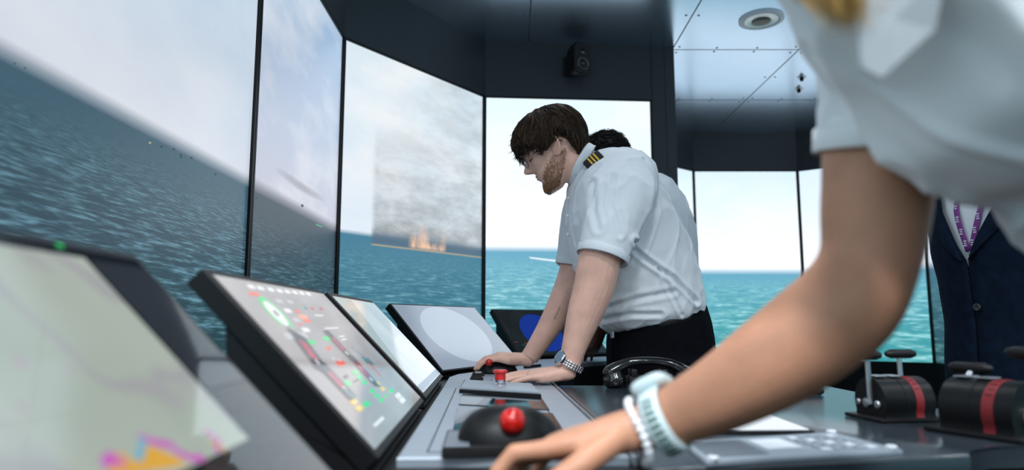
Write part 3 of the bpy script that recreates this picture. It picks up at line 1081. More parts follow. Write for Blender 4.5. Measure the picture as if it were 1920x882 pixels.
# ---- far panel: second trackball, switches, keypad
c2 = V((P(934, 690, 2.20).x, 2.20, ZP))
t, x, y, z = trackball(c2, V((1, .12, 0)), .78, 'black trackball unit with a small red ball under the bearded person\'s fingers')
bm = bmesh.new()
bmesh.ops.create_uvsphere(bm, u_segments=24, v_segments=16, radius=.0112, matrix=Matrix.Translation(P(917, 680, 2.140)))
obj('ball', bm, M['redball'], t, smooth=True)
for k, (px0, yy, lb) in enumerate(((897, 2.10, 'black rocker switch with white marks beside the far trackball'), (894, 1.93, 'plain black rocker switch nearest the emergency stop plate'))):
    x0 = P(px0, 700, yy).x
    t = thing('rocker_switch', lb, 'switch', (x0, yy, ZP), 'rocker switches on the far panel')
    bm = bmesh.new()
    abox(bm, x0 - .018, x0 + .018, yy - .016, yy + .016, ZP + .0003, ZP + .009, .0015)
    obj('housing', bm, M['blackpl'], t)
    bm = bmesh.new()
    loft(bm, [[V((x0 + q_ * .015, yy - .013, ZP + .008)), V((x0 + q_ * .015, yy - .012, ZP + .015)), V((x0 + q_ * .015, yy, ZP + .0115)), V((x0 + q_ * .015, yy + .012, ZP + .012)), V((x0 + q_ * .015, yy + .013, ZP + .008))] for q_ in (-1, 1)])
    obj('rocker', bm, M['softblack'], t)
    if k == 0:
        for j in range(3):
            bm = bmesh.new()
            abox(bm, x0 - .009, x0 + .009, yy - .0138, yy - .0131, ZP + .0088 + .002 * j, ZP + .0096 + .002 * j)
            obj('marking', bm, M['g_text'], t)
t = thing('keypad', 'flat grey keypad with rows of small keys between the emergency stop and the far trackball', 'keypad', PZ(935, 708, ZP))
bm = bmesh.new()
prism(bm, [V((-.060, 1.81, ZP + .003)), V((.065, 1.81, ZP + .003)), V((.062, 1.94, ZP + .003)), V((-.060, 1.94, ZP + .003))], ZP + .0004, .001)
obj('plate', bm, M['silver2'], t)
for r_ in range(4):
    for k in range(6):
        bm = bmesh.new()
        a = V((-.045 + .019 * k, 1.83 + .030 * r_, ZP + .0055))
        abox(bm, a.x - .007, a.x + .007, a.y - .011, a.y + .011, ZP + .0025, a.z, .001)
        obj('key', bm, M['key'], t)
t = thing('slot_rod', 'thin black rod standing for the dark slot in the far console panel beside the arm', 'slot_rod', PZ(1005, 680, ZP))  # black rod in place of the panel's dark slot
bm = bmesh.new()
tube(bm, [V((.045, 2.42, ZP + .006)), V((.10, 2.50, ZP + .006))], [.0055, .0055], 10, round_ends=True)
obj('barrel', bm, M['blackpl'], t, smooth=True)
bm = bmesh.new()
tube(bm, [V((.10, 2.50, ZP + .006)), V((.104, 2.506, ZP + .006)), V((.108, 2.512, ZP + .0055))], [.0056, .004, .001], 10)
obj('tip', bm, M['steel'], t, smooth=True)

# ---- central desk pod
t = thing('desk_pod', 'dark satin desk surface with light front edge joined to the right of the silver console', 'desk', (.47, 1.3, FLOOR))
xr = .80
a0, a1 = la(.305, .80), la(.305, 1.775)
pl = [V((a0.x, a0.y - .035, ZP)), V((a1.x, 1.78, ZP)), V((xr, 1.79, ZP)), V((xr, .93, ZP)), V((.62, .915, ZP)), V((.58, .893, ZP)), V((.56, .862, ZP))]
bm = bmesh.new()
prism(bm, pl, ZP - .028, .004, 0, 3)
obj('desktop', bm, M['desk'], t, sharp=40)
bm = bmesh.new()
prism(bm, [V((a0.x + .01, .86, ZP - .0285)), V((a1.x + .01, 1.75, ZP - .0285)), V((xr - .03, 1.76, ZP - .0285)), V((xr - .03, 1.0, ZP - .0285)), V((.54, .96, ZP - .0285))], FLOOR + .001)
obj('pedestal', bm, M['console'], t)
# glossy tablet lying flat
t = thing('flat_touchscreen', 'glossy touchscreen lying flat in the desk behind the keypad plate', 'touchscreen', (.35, 1.17, ZP))
bm = bmesh.new()
prism(bm, [V((.270, 1.008, ZP + .0045)), V((.270, 1.235, ZP + .0045)), V((.44, 1.225, ZP + .0045)), V((.438, 1.015, ZP + .0045))], ZP + .0003, .0015)
obj('frame', bm, M['softblack'], t)
bm = bmesh.new()
prism(bm, [V((.273, 1.012, ZP + .0052)), V((.273, 1.231, ZP + .0052)), V((.436, 1.221, ZP + .0052)), V((.434, 1.019, ZP + .0052))], ZP + .0046)
obj('glass', bm, mat('mirror_glass', (.75, .80, .86), .05, .9), t)
# keypad plate in front
t = thing('control_plate', 'flat silver control plate with dotted keys and a white label near the desk edge', 'control panel', (.35, .90, ZP))
q = [PZ(1326, 866, ZP + .006), PZ(1278, 828, ZP + .006), PZ(1560, 810, ZP + .006), PZ(1692, 843, ZP + .006)]
bm = bmesh.new()
prism(bm, q, ZP + .0005, .0022)
obj('plate', bm, M['silver'], t, sharp=40)


def bil(u, v, dz=0.0):
    return (q[0] * (1 - u) + q[3] * u) * (1 - v) + (q[1] * (1 - u) + q[2] * u) * v + V((0, 0, dz))


def quadpart(name, u0, u1, v0, v1, z0, z1, m, bev=.0006):
    bm = bmesh.new()
    prism(bm, [bil(u, v, z1) for u, v in ((u0, v0), (u0, v1), (u1, v1), (u1, v0))], (ZP + .006) + z0, bev)
    return obj(name, bm, m, t)


quadpart('white_label', .37, .56, .33, .80, .0002, .0012, M['label'])
for r_ in range(5):
    for k in range(5):
        quadpart('key', .62 + .062 * k, .665 + .062 * k, .12 + .15 * r_, .22 + .15 * r_, .0002, .0018, M['label'] if (r_ + k) % 4 == 0 else M['key'], 0)
bm = bmesh.new()
for r_ in range(9):
    for k in range(16):
        disc_lathe(bm, bil(.04 + .019 * k, .16 + .085 * r_, .0004), V((0, 0, 1)), [(-.0002, .0018), (.0004, .0016)], 8)
tag(obj('speaker_grille', bm, M['seam'], t), kind='stuff')
for u, v in ((.035, .05), (.96, .05), (.965, .93), (.035, .93)):
    bm = bmesh.new()
    disc_lathe(bm, bil(u, v), V((0, 0, 1)), [(-.001, .007), (.003, .007), (.0045, .005), (.005, .001)], 16)
    obj('screw_cap', bm, M['whitepl'], t, smooth=True)

# ---- telephone handset
t = thing('telephone_handset', 'black telephone handset on its cradle at the back of the desk before the dark trousers', 'telephone', PZ(1216, 727, ZP))
hc = PZ(1216, 728, ZP)
bm = bmesh.new()
pts = []
rr = []
for i in range(13):
    a = -1 + i / 6
    pts.append(hc + V((a * .093, -.005 * a, .066 - .030 * abs(a) ** 2.6)))
    rr.append((.021 + .003 * abs(a) ** 3, .011 + .008 * abs(a) ** 3))
tube(bm, pts, rr, 20, 2, side=V((0, 1, 0)), round_ends=True, p=2.4)
for s_ in (-1, 1):
    cc = hc + V((s_ * .079, -.004 * s_, .0))
    disc_lathe(bm, cc, V((s_ * .20, 0, 1)), [(.004, .021), (.008, .027), (.022, .029), (.036, .024), (.046, .016)], 24)
fuse('handset', bm, .0025, M['glossblack'], t, 5)
for s_ in (-1, 1):
    bm = bmesh.new()
    disc_lathe(bm, hc + V((s_ * .079, -.004 * s_, .0035)), V((s_ * .20, 0, 1)), [(-.0008, .012), (-.001, .019), (.003, .021)], 24)
    obj('earpiece' if s_ > 0 else 'mouthpiece', bm, M['blackpl'], t, smooth=True)
bm = bmesh.new()
abox(bm, hc.x - .05, hc.x + .05, hc.y - .02, hc.y + .035, ZP + .0004, ZP + .030, .004)
abox(bm, hc.x - .045, hc.x - .030, hc.y - .022, hc.y + .03, ZP + .028, ZP + .047, .003)
abox(bm, hc.x + .030, hc.x + .045, hc.y - .022, hc.y + .03, ZP + .028, ZP + .047, .003)
obj('cradle', bm, M['blackpl'], t, sharp=40)

# ---- short black rod lying at the back of the desk
t = thing('black_rod', 'short black rod lying near the back of the desk beside the bare forearm', 'rod', PZ(1528, 740, ZP))
c = PZ(1526, 741, ZP)
bm = bmesh.new()
tube(bm, [c + V((-.07, 0, .009)), c + V((-.01, 0, .009))], [.0085, .0085], 12, round_ends=True)
obj('barrel', bm, M['blackpl'], t, smooth=True)
bm = bmesh.new()
tube(bm, [c + V((-.014, 0, .009)), c + V((.014, 0, .009))], [.0092, .0092], 12, round_ends=True)
obj('cap', bm, M['glossblack'], t, smooth=True)


# ---- engine throttles
def throttle(c, yaw, s_, label, lever_tilt=(0, 0), levers=2):
    t = thing('engine_throttle', label, 'throttle', c)
    ax = V((math.cos(yaw), math.sin(yaw), 0))      # drum axis
    ay = V((-math.sin(yaw), math.cos(yaw), 0))
    az = V((0, 0, 1))
    bm = bmesh.new()
    box(bm, c + az * .004 * s_, ax * .068 * s_, ay * .055 * s_, az * .0036 * s_, .002)
    obj('base_plate', bm, M['blackpl'], t, sharp=40)
    R = .045 * s_
    hub = c + az * (.034 * s_)
    bm = bmesh.new()

    def drum(x0, x1, r):
        prof = []
        for i in range(28):
            a = -.42 + i / 27 * (math.pi + .84)
            prof.append(ay * (r * math.cos(a)) + az * (r * math.sin(a)))
        prof.append(-ay * r * .95 - az * (.0265 * s_)); prof.append(ay * r * .95 - az * (.0265 * s_))
        loft(bm, [[hub + ax * x0 + p_ for p_ in prof], [hub + ax * x1 + p_ for p_ in prof]])
    drum(-.050 * s_, .052 * s_, R)
    obj('drum_housing', bm, M['softblack'], t, sharp=40)
    for nm, x0, x1, m_ in (('scale_band', .012, .028, M['redscale']), ('scale_band', -.0075, -.0055, M['blackpl'])):
        bm = bmesh.new()
        drum(x0 * s_, x1 * s_, R + .0008)
        obj(nm, bm, m_, t, sharp=40)
    bm = bmesh.new()
    for i in range(11):
        a = .35 + i * .22
        d = ay * math.cos(a) + az * math.sin(a)
        tg = -ay * math.sin(a) + az * math.cos(a)
        box(bm, hub + ax * .020 * s_ + d * (R + .001), ax * .0045 * s_, tg * .0007, d * .0003)
    obj('scale_marks', bm, M['blackpl'], t)
    bm = bmesh.new()
    for i in range(2):
        box(bm, hub + az * (R + .0016) + ax * (-.033 + i * .03) * s_ + ay * 0, ax * .011 * s_, ay * .014 * s_, az * .001, .0006)
    obj('top_window', bm, M['steel'], t)
    for dy, r_ in ((-.024, .0075), (.008, .009), (.030, .006)):
        bm = bmesh.new()
        disc_lathe(bm, hub + ay * dy * s_ - az * (.004 * s_) - ax * .0495 * s_, -ax, [(0, r_ * s_), (.004, r_ * s_), (.0052, r_ * .7 * s_), (.0052, .001)], 20)
        obj('hub_cap', bm, M['steel'], t, smooth=True)
    bm = bmesh.new()
    disc_lathe(bm, hub - az * .006 * s_ + ax * .0515 * s_, ax, [(0, .021 * s_), (.004, .021 * s_), (.0052, .018 * s_), (.0052, .001)], 28)
    obj('end_cap', bm, M['steel'], t, smooth=True)
    for k in range(levers):
        x0 = (-.058, .046)[k] * s_
        tl = lever_tilt[k]
        d = (az * math.cos(tl) + ay * math.sin(tl)).normalized()
        p0 = hub + ax * x0 - az * .004 * s_ - ay * .012 * s_ * (1 if k == 0 else -3)
        L_ = .084 * s_
        bm = bmesh.new()
        tube(bm, [p0, p0 + d * L_], [(.0052 * s_, .0032 * s_)] * 2, 12, side=ax)
        lv = obj('lever', bm, M['steel'], t, sharp=50)
        bm = bmesh.new()
        hcx = p0 + d * (L_ + .006 * s_) + ax * ((-.004) if k == 0 else .004) * s_
        tube(bm, [hcx - ax * .027 * s_, hcx - ax * .021 * s_, hcx + ax * .021 * s_, hcx + ax * .027 * s_], [(.0070 * s_,) * 2, (.0092 * s_,) * 2, (.0092 * s_,) * 2, (.0070 * s_,) * 2], 14, round_ends=True, side=ay)
        g = obj('grip', bm, M['blackpl'], lv, smooth=True)
    return t


throttle(V((.640, 1.170, ZP)), .14, .88, 'twin-lever engine throttle with a red scale band on the desk, left of the pair', (.0, .03))
throttle(V((.690, 1.005, ZP)), -1.15, 1.0, 'dark engine throttle at the right edge of the desk with grey round end cap', (.85, -.25))
# ================================================================= people
def skin_mat(name, c, red=.12, sss=.12, rough=.48, freckle=.12):
    m = mat(name, c, rough, 0, .4, .25, 260, freckle, 22, sss=sss)
    return m


M['skin'] = skin_mat('pale_skin', (.70, .42, .33))
M['skin2'] = skin_mat('tanned_skin', (.48, .235, .145))
M['skin3'] = skin_mat('dark_skin', (.11, .045, .025), sss=.05)
M['shirt'] = mat('white_shirt_cotton', (.68, .72, .76), .8, 0, .25, .18, 700, .03, 5)
M['shirt_w'] = mat('white_blouse_cotton', (.86, .89, .92), .8, 0, .25, .15, 500, .02, 5)
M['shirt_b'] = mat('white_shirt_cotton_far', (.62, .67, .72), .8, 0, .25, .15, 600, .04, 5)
M['trouser'] = mat('black_trousers', (.0035, .004, .006), .95, 0, .06, .2, 500, .2, 30)
M['belt'] = mat('black_belt', (.005, .005, .006), .5)
M['navy'] = mat('navy_suit_wool', (.0045, .0105, .024), .9, 0, .08, .25, 600, .25, 40)
M['shoe'] = mat('black_shoe', (.01, .01, .01), .3)
M['hair_d'] = mat('dark_brown_hair', (.018, .010, .006), .62, 0, .2)
M['hair_m'] = mat('brown_hair', (.060, .032, .016), .6, 0, .2)
M['hair_k'] = mat('black_hair', (.006, .005, .005), .65, 0, .15)
M['beard1'] = mat('ginger_beard', (.42, .235, .12), .7)
M['beard2'] = mat('brown_beard', (.27, .145, .075), .7)
M['blond'] = mat('blond_hair', (.62, .40, .13), .5, 0, .3, 0, 1, .12, 60)
M['blond2'] = mat('honey_hair', (.42, .24, .07), .45, 0, .4)
M['gold'] = mat('gold_braid', (.75, .48, .06), .45, .2)
M['epaul'] = mat('black_epaulette_cloth', (.006, .006, .009), .8)
M['wire'] = mat('glasses_frame', (.010, .010, .012), .25, .3)
M['lens'] = mat('clear_lens', (.9, .95, 1.0), .02)
M['lens'].node_tree.nodes['Principled BSDF'].inputs['Transmission Weight'].default_value = 1.0
M['lens'].node_tree.nodes['Principled BSDF'].inputs['IOR'].default_value = 1.02
M['mint'] = mat('pale_watch_strap', (.60, .73, .76), .5, 0, .4)
M['mint_d'] = mat('strap_slot', (.05, .12, .10), .8)
M['bead'] = mat('clear_bead', (.80, .82, .86), .12, 0, .6)
M['purple'] = mat('purple_lanyard', (.16, .03, .20), .7)
M['lanw'] = mat('lanyard_print', (.60, .56, .66), .7)
M['ink'] = mat('tattoo_ink', (.045, .055, .075), .6)
M['lip'] = mat('lips', (.42, .17, .15), .45)


def tab(t, z):
    if z <= t[0][0]: return t[0][1]
    for (a, fa), (b, fb) in zip(t[:-1], t[1:]):
        if z <= b:
            u = (z - a) / (b - a)
            u = u * u * (3 - 2 * u) * .5 + u * .5
            return fa + (fb - fa) * u
    return t[-1][1]


T_F = [(0, .066), (.008, .080), (.018, .086), (.030, .084), (.042, .079), (.055, .083), (.068, .084), (.080, .082), (.10, .082), (.122, .080), (.136, .087), (.16, .088), (.18, .081), (.20, .063), (.212, .043), (.220, .022), (.224, .0)]
T_B = [(0, .030), (.015, .005), (.03, -.018), (.045, -.04), (.06, -.062), (.08, -.084), (.10, -.094), (.13, -.102), (.16, -.104), (.18, -.097), (.20, -.080), (.212, -.060), (.220, -.040), (.224, -.018)]
T_W = [(0, .018), (.008, .030), (.02, .041), (.035, .050), (.05, .056), (.07, .062), (.09, .067), (.11, .070), (.14, .076), (.165, .075), (.185, .067), (.20, .055), (.212, .040), (.220, .022), (.224, .004)]
T_N = [(.076, 0), (.080, .008), (.084, .0185), (.089, .0275), (.095, .0300), (.101, .0275), (.110, .0195), (.120, .0125), (.130, .0050), (.138, 0)]


def head_pt(phi, z):
    f, b, wd = tab(T_F, z), tab(T_B, z), tab(T_W, z)
    cy, a = (f + b) / 2, (f - b) / 2
    s, c = math.sin(phi), math.cos(phi)
    p = 2.35
    x = wd * math.copysign(abs(s) ** (2 / p), s)
    y = cy + a * math.copysign(abs(c) ** (2 / p), c)
    if c > 0:
        ax = abs(x)
        g = lambda u, v, su, sv: math.exp(-(u / su) ** 2 - (v / sv) ** 2)
        y += tab(T_N, z) * math.exp(-(x / (.0080 + .0050 * math.exp(-((z - .090) / .010) ** 2))) ** 2) if .076 < z < .138 else 0
        y += .006 * g(ax - .012, z - .0885, .005, .005)
        y -= .011 * g(ax - .030, z - .122, .014, .010)
        y += .0065 * g(ax - .031, z - .1195, .010, .0065)
        y += .0035 * g(ax - .027, z - .1375, .020, .006)
        y += .0032 * g(ax, z - .0665, .019, .0042) + .0034 * g(ax, z - .0565, .017, .0048)
        y -= .0040 * g(ax, z - .0615, .022, .0020)
        y -= .003 * g(ax, z - .045, .018, .006)
        y += .003 * g(ax - .045, z - .098, .018, .014)
    return V((x, y, z))


def head_n(phi, z):
    a = head_pt(phi + .03, z) - head_pt(phi - .03, z)
    b = head_pt(phi, min(z + .004, .223)) - head_pt(phi, z - .004)
    n = a.cross(b)
    if n.length < 1e-9: return V((0, 0, 1))
    n.normalize()
    p = head_pt(phi, z)
    if n.dot(p - V((0, 0, .12))) < 0: n = -n
    return n


class Head:
    def __init__(s, o, F, U, k=1.0):
        s.o, s.F = V(o), V(F).normalized()
        U = V(U)
        s.U = (U - s.F * U.dot(s.F)).normalized()
        s.R = s.F.cross(s.U)
        s.k = k

    def w(s, p): return s.o + (s.R * p.x + s.F * p.y + s.U * p.z) * s.k

    def d(s, p): return s.R * p.x + s.F * p.y + s.U * p.z

    def mesh(s, bm, nphi=120, nz=110):
        zs_ = [.0005 + .2232 * (i / (nz - 1)) for i in range(nz)]
        rings = []
        for z in zs_:
            r = []
            for j in range(nphi):
                t = j / nphi * 2 * math.pi
                phi = t - .45 * math.sin(t)          # more samples round the face
                r.append(s.w(head_pt(phi, z)))
            rings.append(r)
        loft(bm, rings)
        for sd in (-1, 1):                            # ears
            c = V((sd * .0730, .001, .106))
            lean = V((sd * .55, -.85, 0)).normalized()
            up = V((sd * .12, -.18, 1)).normalized()
            out = lean.cross(up)
            pts, rr = [], []
            for i in range(17):
                a = math.radians(-105 + i * 17.5)
                k = 1 - .18 * max(0, -math.sin(a))
                pts.append(s.w(c + lean * (.007 + .0135 * math.cos(a) * k) + up * (.028 * math.sin(a) + .0)))
                rr.append(.0036 if i < 13 else .0030)
            tube(bm, pts, [r * s.k for r in rr], 8, round_ends=True)
            tube(bm, [s.w(c + lean * .000 + up * .018), s.w(c + lean * .008 + up * 0), s.w(c + lean * .004 + up * -.026)], [(.009 * s.k, .0024), (.010 * s.k, .0024), (.0075 * s.k, .0042)], 12, 3, side=s.d(lean), round_ends=True)
            tube(bm, [s.w(c + V((-sd * .008, .006, .022))), s.w(c + V((-sd * .006, .0, 0))), s.w(c + V((-sd * .008, .006, -.024)))], [.008, .009, .008], 10, 2)


def strand(bm, pts, r0, mi=0, n=3):
    m = len(pts)
    tube(bm, pts, [max(r0 * (1 - (i / (m - 1)) ** 1.6) * (.75 + .25 * min(1, i)), r0 * .06) for i in range(m)], n, mi=mi)


def hairline(phi, T):
    a = abs(math.degrees(phi))
    return tab(T, a)


def hair_short(H, parent, mats, N=1500, T=None, thick=.016, length=.36, curl=0.0, forward=.35, seed=1, name='hair', r0=.0022, messy=.25):
    T = T or [(0, .172), (35, .165), (60, .148), (78, .118), (90, .112), (104, .122), (118, .100), (140, .066), (180, .056)]
    random.seed(seed)
    bm = bmesh.new()
    top = .2235

    def at(phi, k, off):
        zh = hairline(phi, T)
        if k >= 0: z = zh + (top - zh) * (1 - (1 - min(k, 1)) ** 1.25)
        else: z = zh + k * .085
        z = max(z, .003)
        p = head_pt(phi, z)
        return H.w(p + head_n(phi, z) * off)
    rings = []
    for i in range(22):
        k = i / 21 * .985
        r = []
        for j in range(90):
            phi = -math.pi + j / 90 * 2 * math.pi
            th = thick * min(1, (k * 4.5 + .15)) * (1 + .28 * noise.noise(V((phi * 5, k * 6, seed))) + .10 * noise.noise(V((phi * 22, k * 5, seed))))
            r.append(at(phi, k, th))
        rings.append(r)
    rings.insert(0, [at(-math.pi + j / 90 * 2 * math.pi, 0, -.003) for j in range(90)])
    loft(bm, rings, False, True, mi=0)
    for q in range(N):
        phi = random.uniform(-math.pi, math.pi)
        k0 = random.random() ** .8
        ln = length * random.uniform(.6, 1.15)
        dr = random.gauss(0, messy)
        pts = []
        sgn = -1 if phi > 0 else 1
        lift = random.uniform(.0, .007)
        steps = 7
        for j in range(steps):
            u = j / (steps - 1)
            k = k0 - u * ln
            fw = forward * (1 if abs(phi) < 1.9 else .1) * sgn * u * min(1, abs(phi))
            ph = phi + fw + dr * u * .5
            if k < 0:
                lim = -.34 if abs(ph) < .75 else (-.06 if abs(ph) > 1.15 else -.22)
                k = max(k, lim * random.uniform(.8, 1.1))
            off = thick * (.55 if k < .05 else .85) + lift * (.3 + u) + (.006 * u if curl else 0)
            p = at(ph, k, off)
            if curl:
                p += V((math.sin(u * 9 + q), math.cos(u * 8 + q * 2), math.sin(u * 7 + q * 3))) * curl
            if pts and (p - pts[-1]).length < .0012: continue
            pts.append(p)
        if len(pts) > 2:
            strand(bm, pts, r0 * random.uniform(.6, 1.3), 1 if random.random() < .35 else 0, 4)
    return obj(name, bm, mats, parent, smooth=True)


def hand(bm, W, d, n, s, curls, sc=1.0, spread=(.10, .02, -.05, -.14), thumb=None, flat=1.0):
    d = d.normalized()
    n = (n - d * n.dot(d)).normalized()
    s = (s - d * s.dot(d) - n * s.dot(n)).normalized()
    k = sc
    tube(bm, [W - d * .030 * k, W - d * .022 * k, W - d * .004 * k, W + d * .02 * k, W + d * .045 * k - n * .001, W + d * .07 * k, W + d * .088 * k, W + d * .096 * k],
         [(.010 * k, .009 * k), (.0205 * k, .0165 * k), (.0265 * k, .0200 * k), (.030 * k, .0195 * k), (.037 * k, .0175 * k * flat), (.0405 * k, .0150 * k), (.0395 * k, .0120 * k), (.034 * k, .007 * k)], 20, 2, side=s, p=2.4)
    # heel pads
    tube(bm, [W + d * .012 * k + s * .014 * k - n * .006 * k, W + d * .05 * k + s * .026 * k - n * .007 * k], [.013 * k, .0125 * k], 12, 2, round_ends=True)
    tube(bm, [W + d * .012 * k - s * .016 * k - n * .006 * k, W + d * .06 * k - s * .028 * k - n * .006 * k], [.012 * k, .011 * k], 12, 2, round_ends=True)
    L = (.073, .081, .075, .059)
    so = (.0300, .0100, -.0105, -.0290)
    do = (.086, .090, .087, .077)
    R = (.0092, .0094, .0088, .0078)
    tips = []
    for i in range(4):
        base = W + d * do[i] * k + s * so[i] * k
        ph = (L[i] * .45, L[i] * .31, L[i] * .24)
        c = curls[i]
        ang = 0
        dd0 = (d + s * math.tan(spread[i])).normalized()
        pts = [base - dd0 * .030 * k + n * .0005, base]
        rad = [R[i] * k * .9, R[i] * k * 1.02]
        q = base
        for j in range(3):
            ang += math.radians(c[j])
            dd = dd0 * math.cos(ang) - n * math.sin(ang)
            q2 = q + dd * ph[j] * k
            pts += [(q + q2) / 2, q2]
            rad += [R[i] * k * (.93 - .07 * j), R[i] * k * ((.97 - .09 * j) if j < 2 else .70)]
            q = q2
        tube(bm, pts, rad, 12, 1, round_ends=True)
        tips.append((q, dd, R[i] * k))
    th = thumb or [(.62, .70, -.25, .046), (.92, .36, -.15, .034), (.97, .12, -.16, .028)]
    q = W + d * .024 * k + s * .022 * k - n * .004 * k
    pts, rad = [q], [.0135 * k]
    for (a, b, c, l), r in zip(th, (.0120, .0105, .0082)):
        dd = (d * a + s * b + n * c).normalized()
        q2 = q + dd * l * k
        pts += [(q + q2) / 2, q2]
        rad += [r * 1.03 * k, r * k]
        q = q2
    tube(bm, pts, rad, 12, 1, round_ends=True)
    tips.append((q, dd, .0082 * k))
    return tips


def nails(tips, n, parent, m):
    for q, dd, r in tips:
        nn = (n - dd * n.dot(dd)).normalized()
        bm = bmesh.new()
        side = dd.cross(nn)
        tube(bm, [q - dd * r * .5 + nn * r * .60, q + dd * r * .35 + nn * r * .52], [(r * .62, r * .22)] * 2, 10, side=side, round_ends=True)
        obj('fingernail', bm, m, parent, smooth=True)


def cuffband(bm, c, d, side, a, b, width, th, n=48, mi=0):
    "closed band round an axis d"
    d = d.normalized()
    s = (side - d * side.dot(d)).normalized()
    t = d.cross(s)
    rings = []
    for i in range(n):
        A = 2 * math.pi * i / n
        o = s * math.cos(A) + t * math.sin(A)
        e = c + s * a * math.cos(A) + t * b * math.sin(A)
        rings.append([e - d * width / 2, e + d * width / 2, e + d * width / 2 * .86 + o * th, e - d * width / 2 * .86 + o * th])
    rings.append(rings[0])
    loft(bm, rings, False, False)
    bmesh.ops.remove_doubles(bm, verts=bm.verts, dist=1e-6)


def sleeve(bm, pts, rad, th=.006, inn=.05, side=V((1, 0, 0)), n=28):
    "outer tube to the hem, then back up inside"
    pts = [V(p) for p in pts]
    m = (len(pts) - 1) * 4
    o = [cr(pts, i / 4) for i in range(m + 1)]
    ra = [cr([r[0] for r in rad], i / 4) for i in range(m + 1)]
    rb = [cr([r[1] for r in rad], i / 4) for i in range(m + 1)]
    d = (o[-1] - o[-3]).normalized()
    o += [o[-1] + d * .001, o[-1] - d * inn * .5, o[-1] - d * inn]
    ra += [ra[-1] - th, ra[-1] - th * 1.15, ra[-1] - th * 1.4]
    rb += [rb[-1] - th, rb[-1] - th * 1.15, rb[-1] - th * 1.4]
    rings = []
    for i, q in enumerate(o):
        if i > m: dd = d
        else: dd = (o[min(i + 1, m)] - o[max(i - 1, 0)]).normalized()
        s = (side - dd * side.dot(dd)).normalized()
        rings.append(ring(q, s * ra[i], dd.cross(s) * rb[i], n, 2.2))
    loft(bm, rings)


def sections(rows, Y, p=2.3, n=40, sub=4):
    "rows: (front px, front py, back px, back py, half width across, dY)"
    C, A, B = [], [], []
    for fx_, fy_, bx_, by_, hw, dy in rows:
        f, b = P(fx_, fy_, Y + dy), P(bx_, by_, Y + dy)
        C.append((f + b) / 2); A.append((b - f) / 2); B.append(V((0, hw, 0)))
    m = (len(rows) - 1) * sub
    return [ring(cr(C, i / sub), cr(A, i / sub), cr(B, i / sub), n, p) for i in range(m + 1)]


def shrink(rings, k):
    out = []
    for r in rings:
        c = sum(r, V((0, 0, 0))) / len(r)
        out.append([c + (p - c) * k for p in r])
    return out


def legs(parent, hip, dy, m=None, spread=.0, top_r=(.125, .115), foot=None, far=0):
    "trousers from the hips to the floor + shoes"
    bm = bmesh.new()
    zf = FLOOR + .03
    hx, hy, hz = hip
    for s_ in (-1, 1):
        x, y = hx, hy + s_ * dy
        tube(bm, [V((x, y * 1, hz + .02)), V((x - .005, y, hz - .18)), V((x - .01, y + s_ * .01, hz - .42)), V((x + .0, y + s_ * .015, (hz + zf) / 2 - .12)), V((x + .01, y + s_ * .02, zf + .06))],
             [top_r, (.100, .095), (.075, .075), (.066, .066), (.062, .060)], 22, 3, side=V((1, 0, 0)))
    return bm


def shoes(parent, hip, dy, face):
    f = V((face[0], face[1], 0)).normalized()
    sd = V((-f.y, f.x, 0))
    for s_ in (-1, 1):
        c = V((hip[0] + .01, hip[1] + s_ * (dy + .02), FLOOR))
        bm = bmesh.new()
        rings = []
        for y_, w_, h_ in ((-.075, .020, .03), (-.065, .032, .075), (-.03, .036, .095), (.02, .040, .085), (.08, .046, .058), (.13, .046, .045), (.165, .038, .036), (.185, .018, .022)):
            rings.append(ring(c + f * y_ + V((0, 0, h_ / 2 + .001)), sd * w_, V((0, 0, h_ / 2)), 20, 2.8))
        loft(bm, rings)
        obj('shoe', bm, M['shoe'], parent, smooth=True)


# ----------------------------------------------------------------- bearded man (faces the left screens, both hands on the console)
man = thing('person', 'bearded person with brown hair and glasses in a white uniform shirt leaning on the console', 'person', (.43, 2.03, FLOOR))
YM = 2.03
F_ = V((-.85, .06, -.50)).normalized(); U_ = V((-.50, 0, .86))
tip = P(985, 325, 2.02)
H = Head((0, 0, 0), F_, U_)
H.o = tip - H.F * .107 - H.U * .094
T_ROWS = [  # front px,py / back px,py / half width
    (1066, 352, 1112, 285, .062, 0),
    (1064, 362, 1150, 281, .120, 0),
    (1063, 385, 1195, 294, .170, 0),
    (1063, 430, 1226, 333, .185, 0),
    (1072, 485, 1262, 398, .185, 0),
    (1096, 540, 1292, 466, .180, .01),
    (1116, 588, 1312, 535, .178, .02),
    (1126, 614, 1317, 568, .172, .02),
    (1146, 626, 1312, 584, .160, .02)]
rings = sections(T_ROWS, YM)
# one continuous body: head, neck, trunk, arms and hands
bm = bmesh.new()
H.mesh(bm)
nk = H.w(V((0, -.028, .045)))
tube(bm, [H.w(V((0, -.030, .075))), H.w(V((0, -.030, .030))), P(1092, 318, YM), P(1118, 352, YM)], [(.056, .050), (.058, .054), (.056, .057), (.066, .066)], 24, 3, side=V((0, 1, 0)))
loft(bm, shrink(rings[6:], .93))
nsh, nel, nwr = P(1168, 365, 1.885), P(1117, 520, 1.80), P(1068, 676, 1.795)
tube(bm, [nsh, P(1140, 430, 1.82), P(1124, 490, 1.80), P(1113, 540, 1.80), P(1096, 590, 1.80), P(1080, 640, 1.80), P(1071, 672, 1.80), P(1066, 692, 1.80)],
     [.058, .060, .0565, .0535, .0460, .0350, .0295, .0285], 22, 3)
ndir = V((-1, .04, -.06))
tipsN = hand(bm, P(1058, 700, 1.80), ndir, V((-.15, -.12, 1)), V((0, 1, 0)), [(3, 5, 4), (2, 6, 4), (3, 6, 5), (4, 8, 6)], 1.0, spread=(.16, .04, -.08, -.22))
fsh, fel = P(1110, 385, 2.19), P(1078, 510, 2.24)
fw = P(995, 664, 2.16)
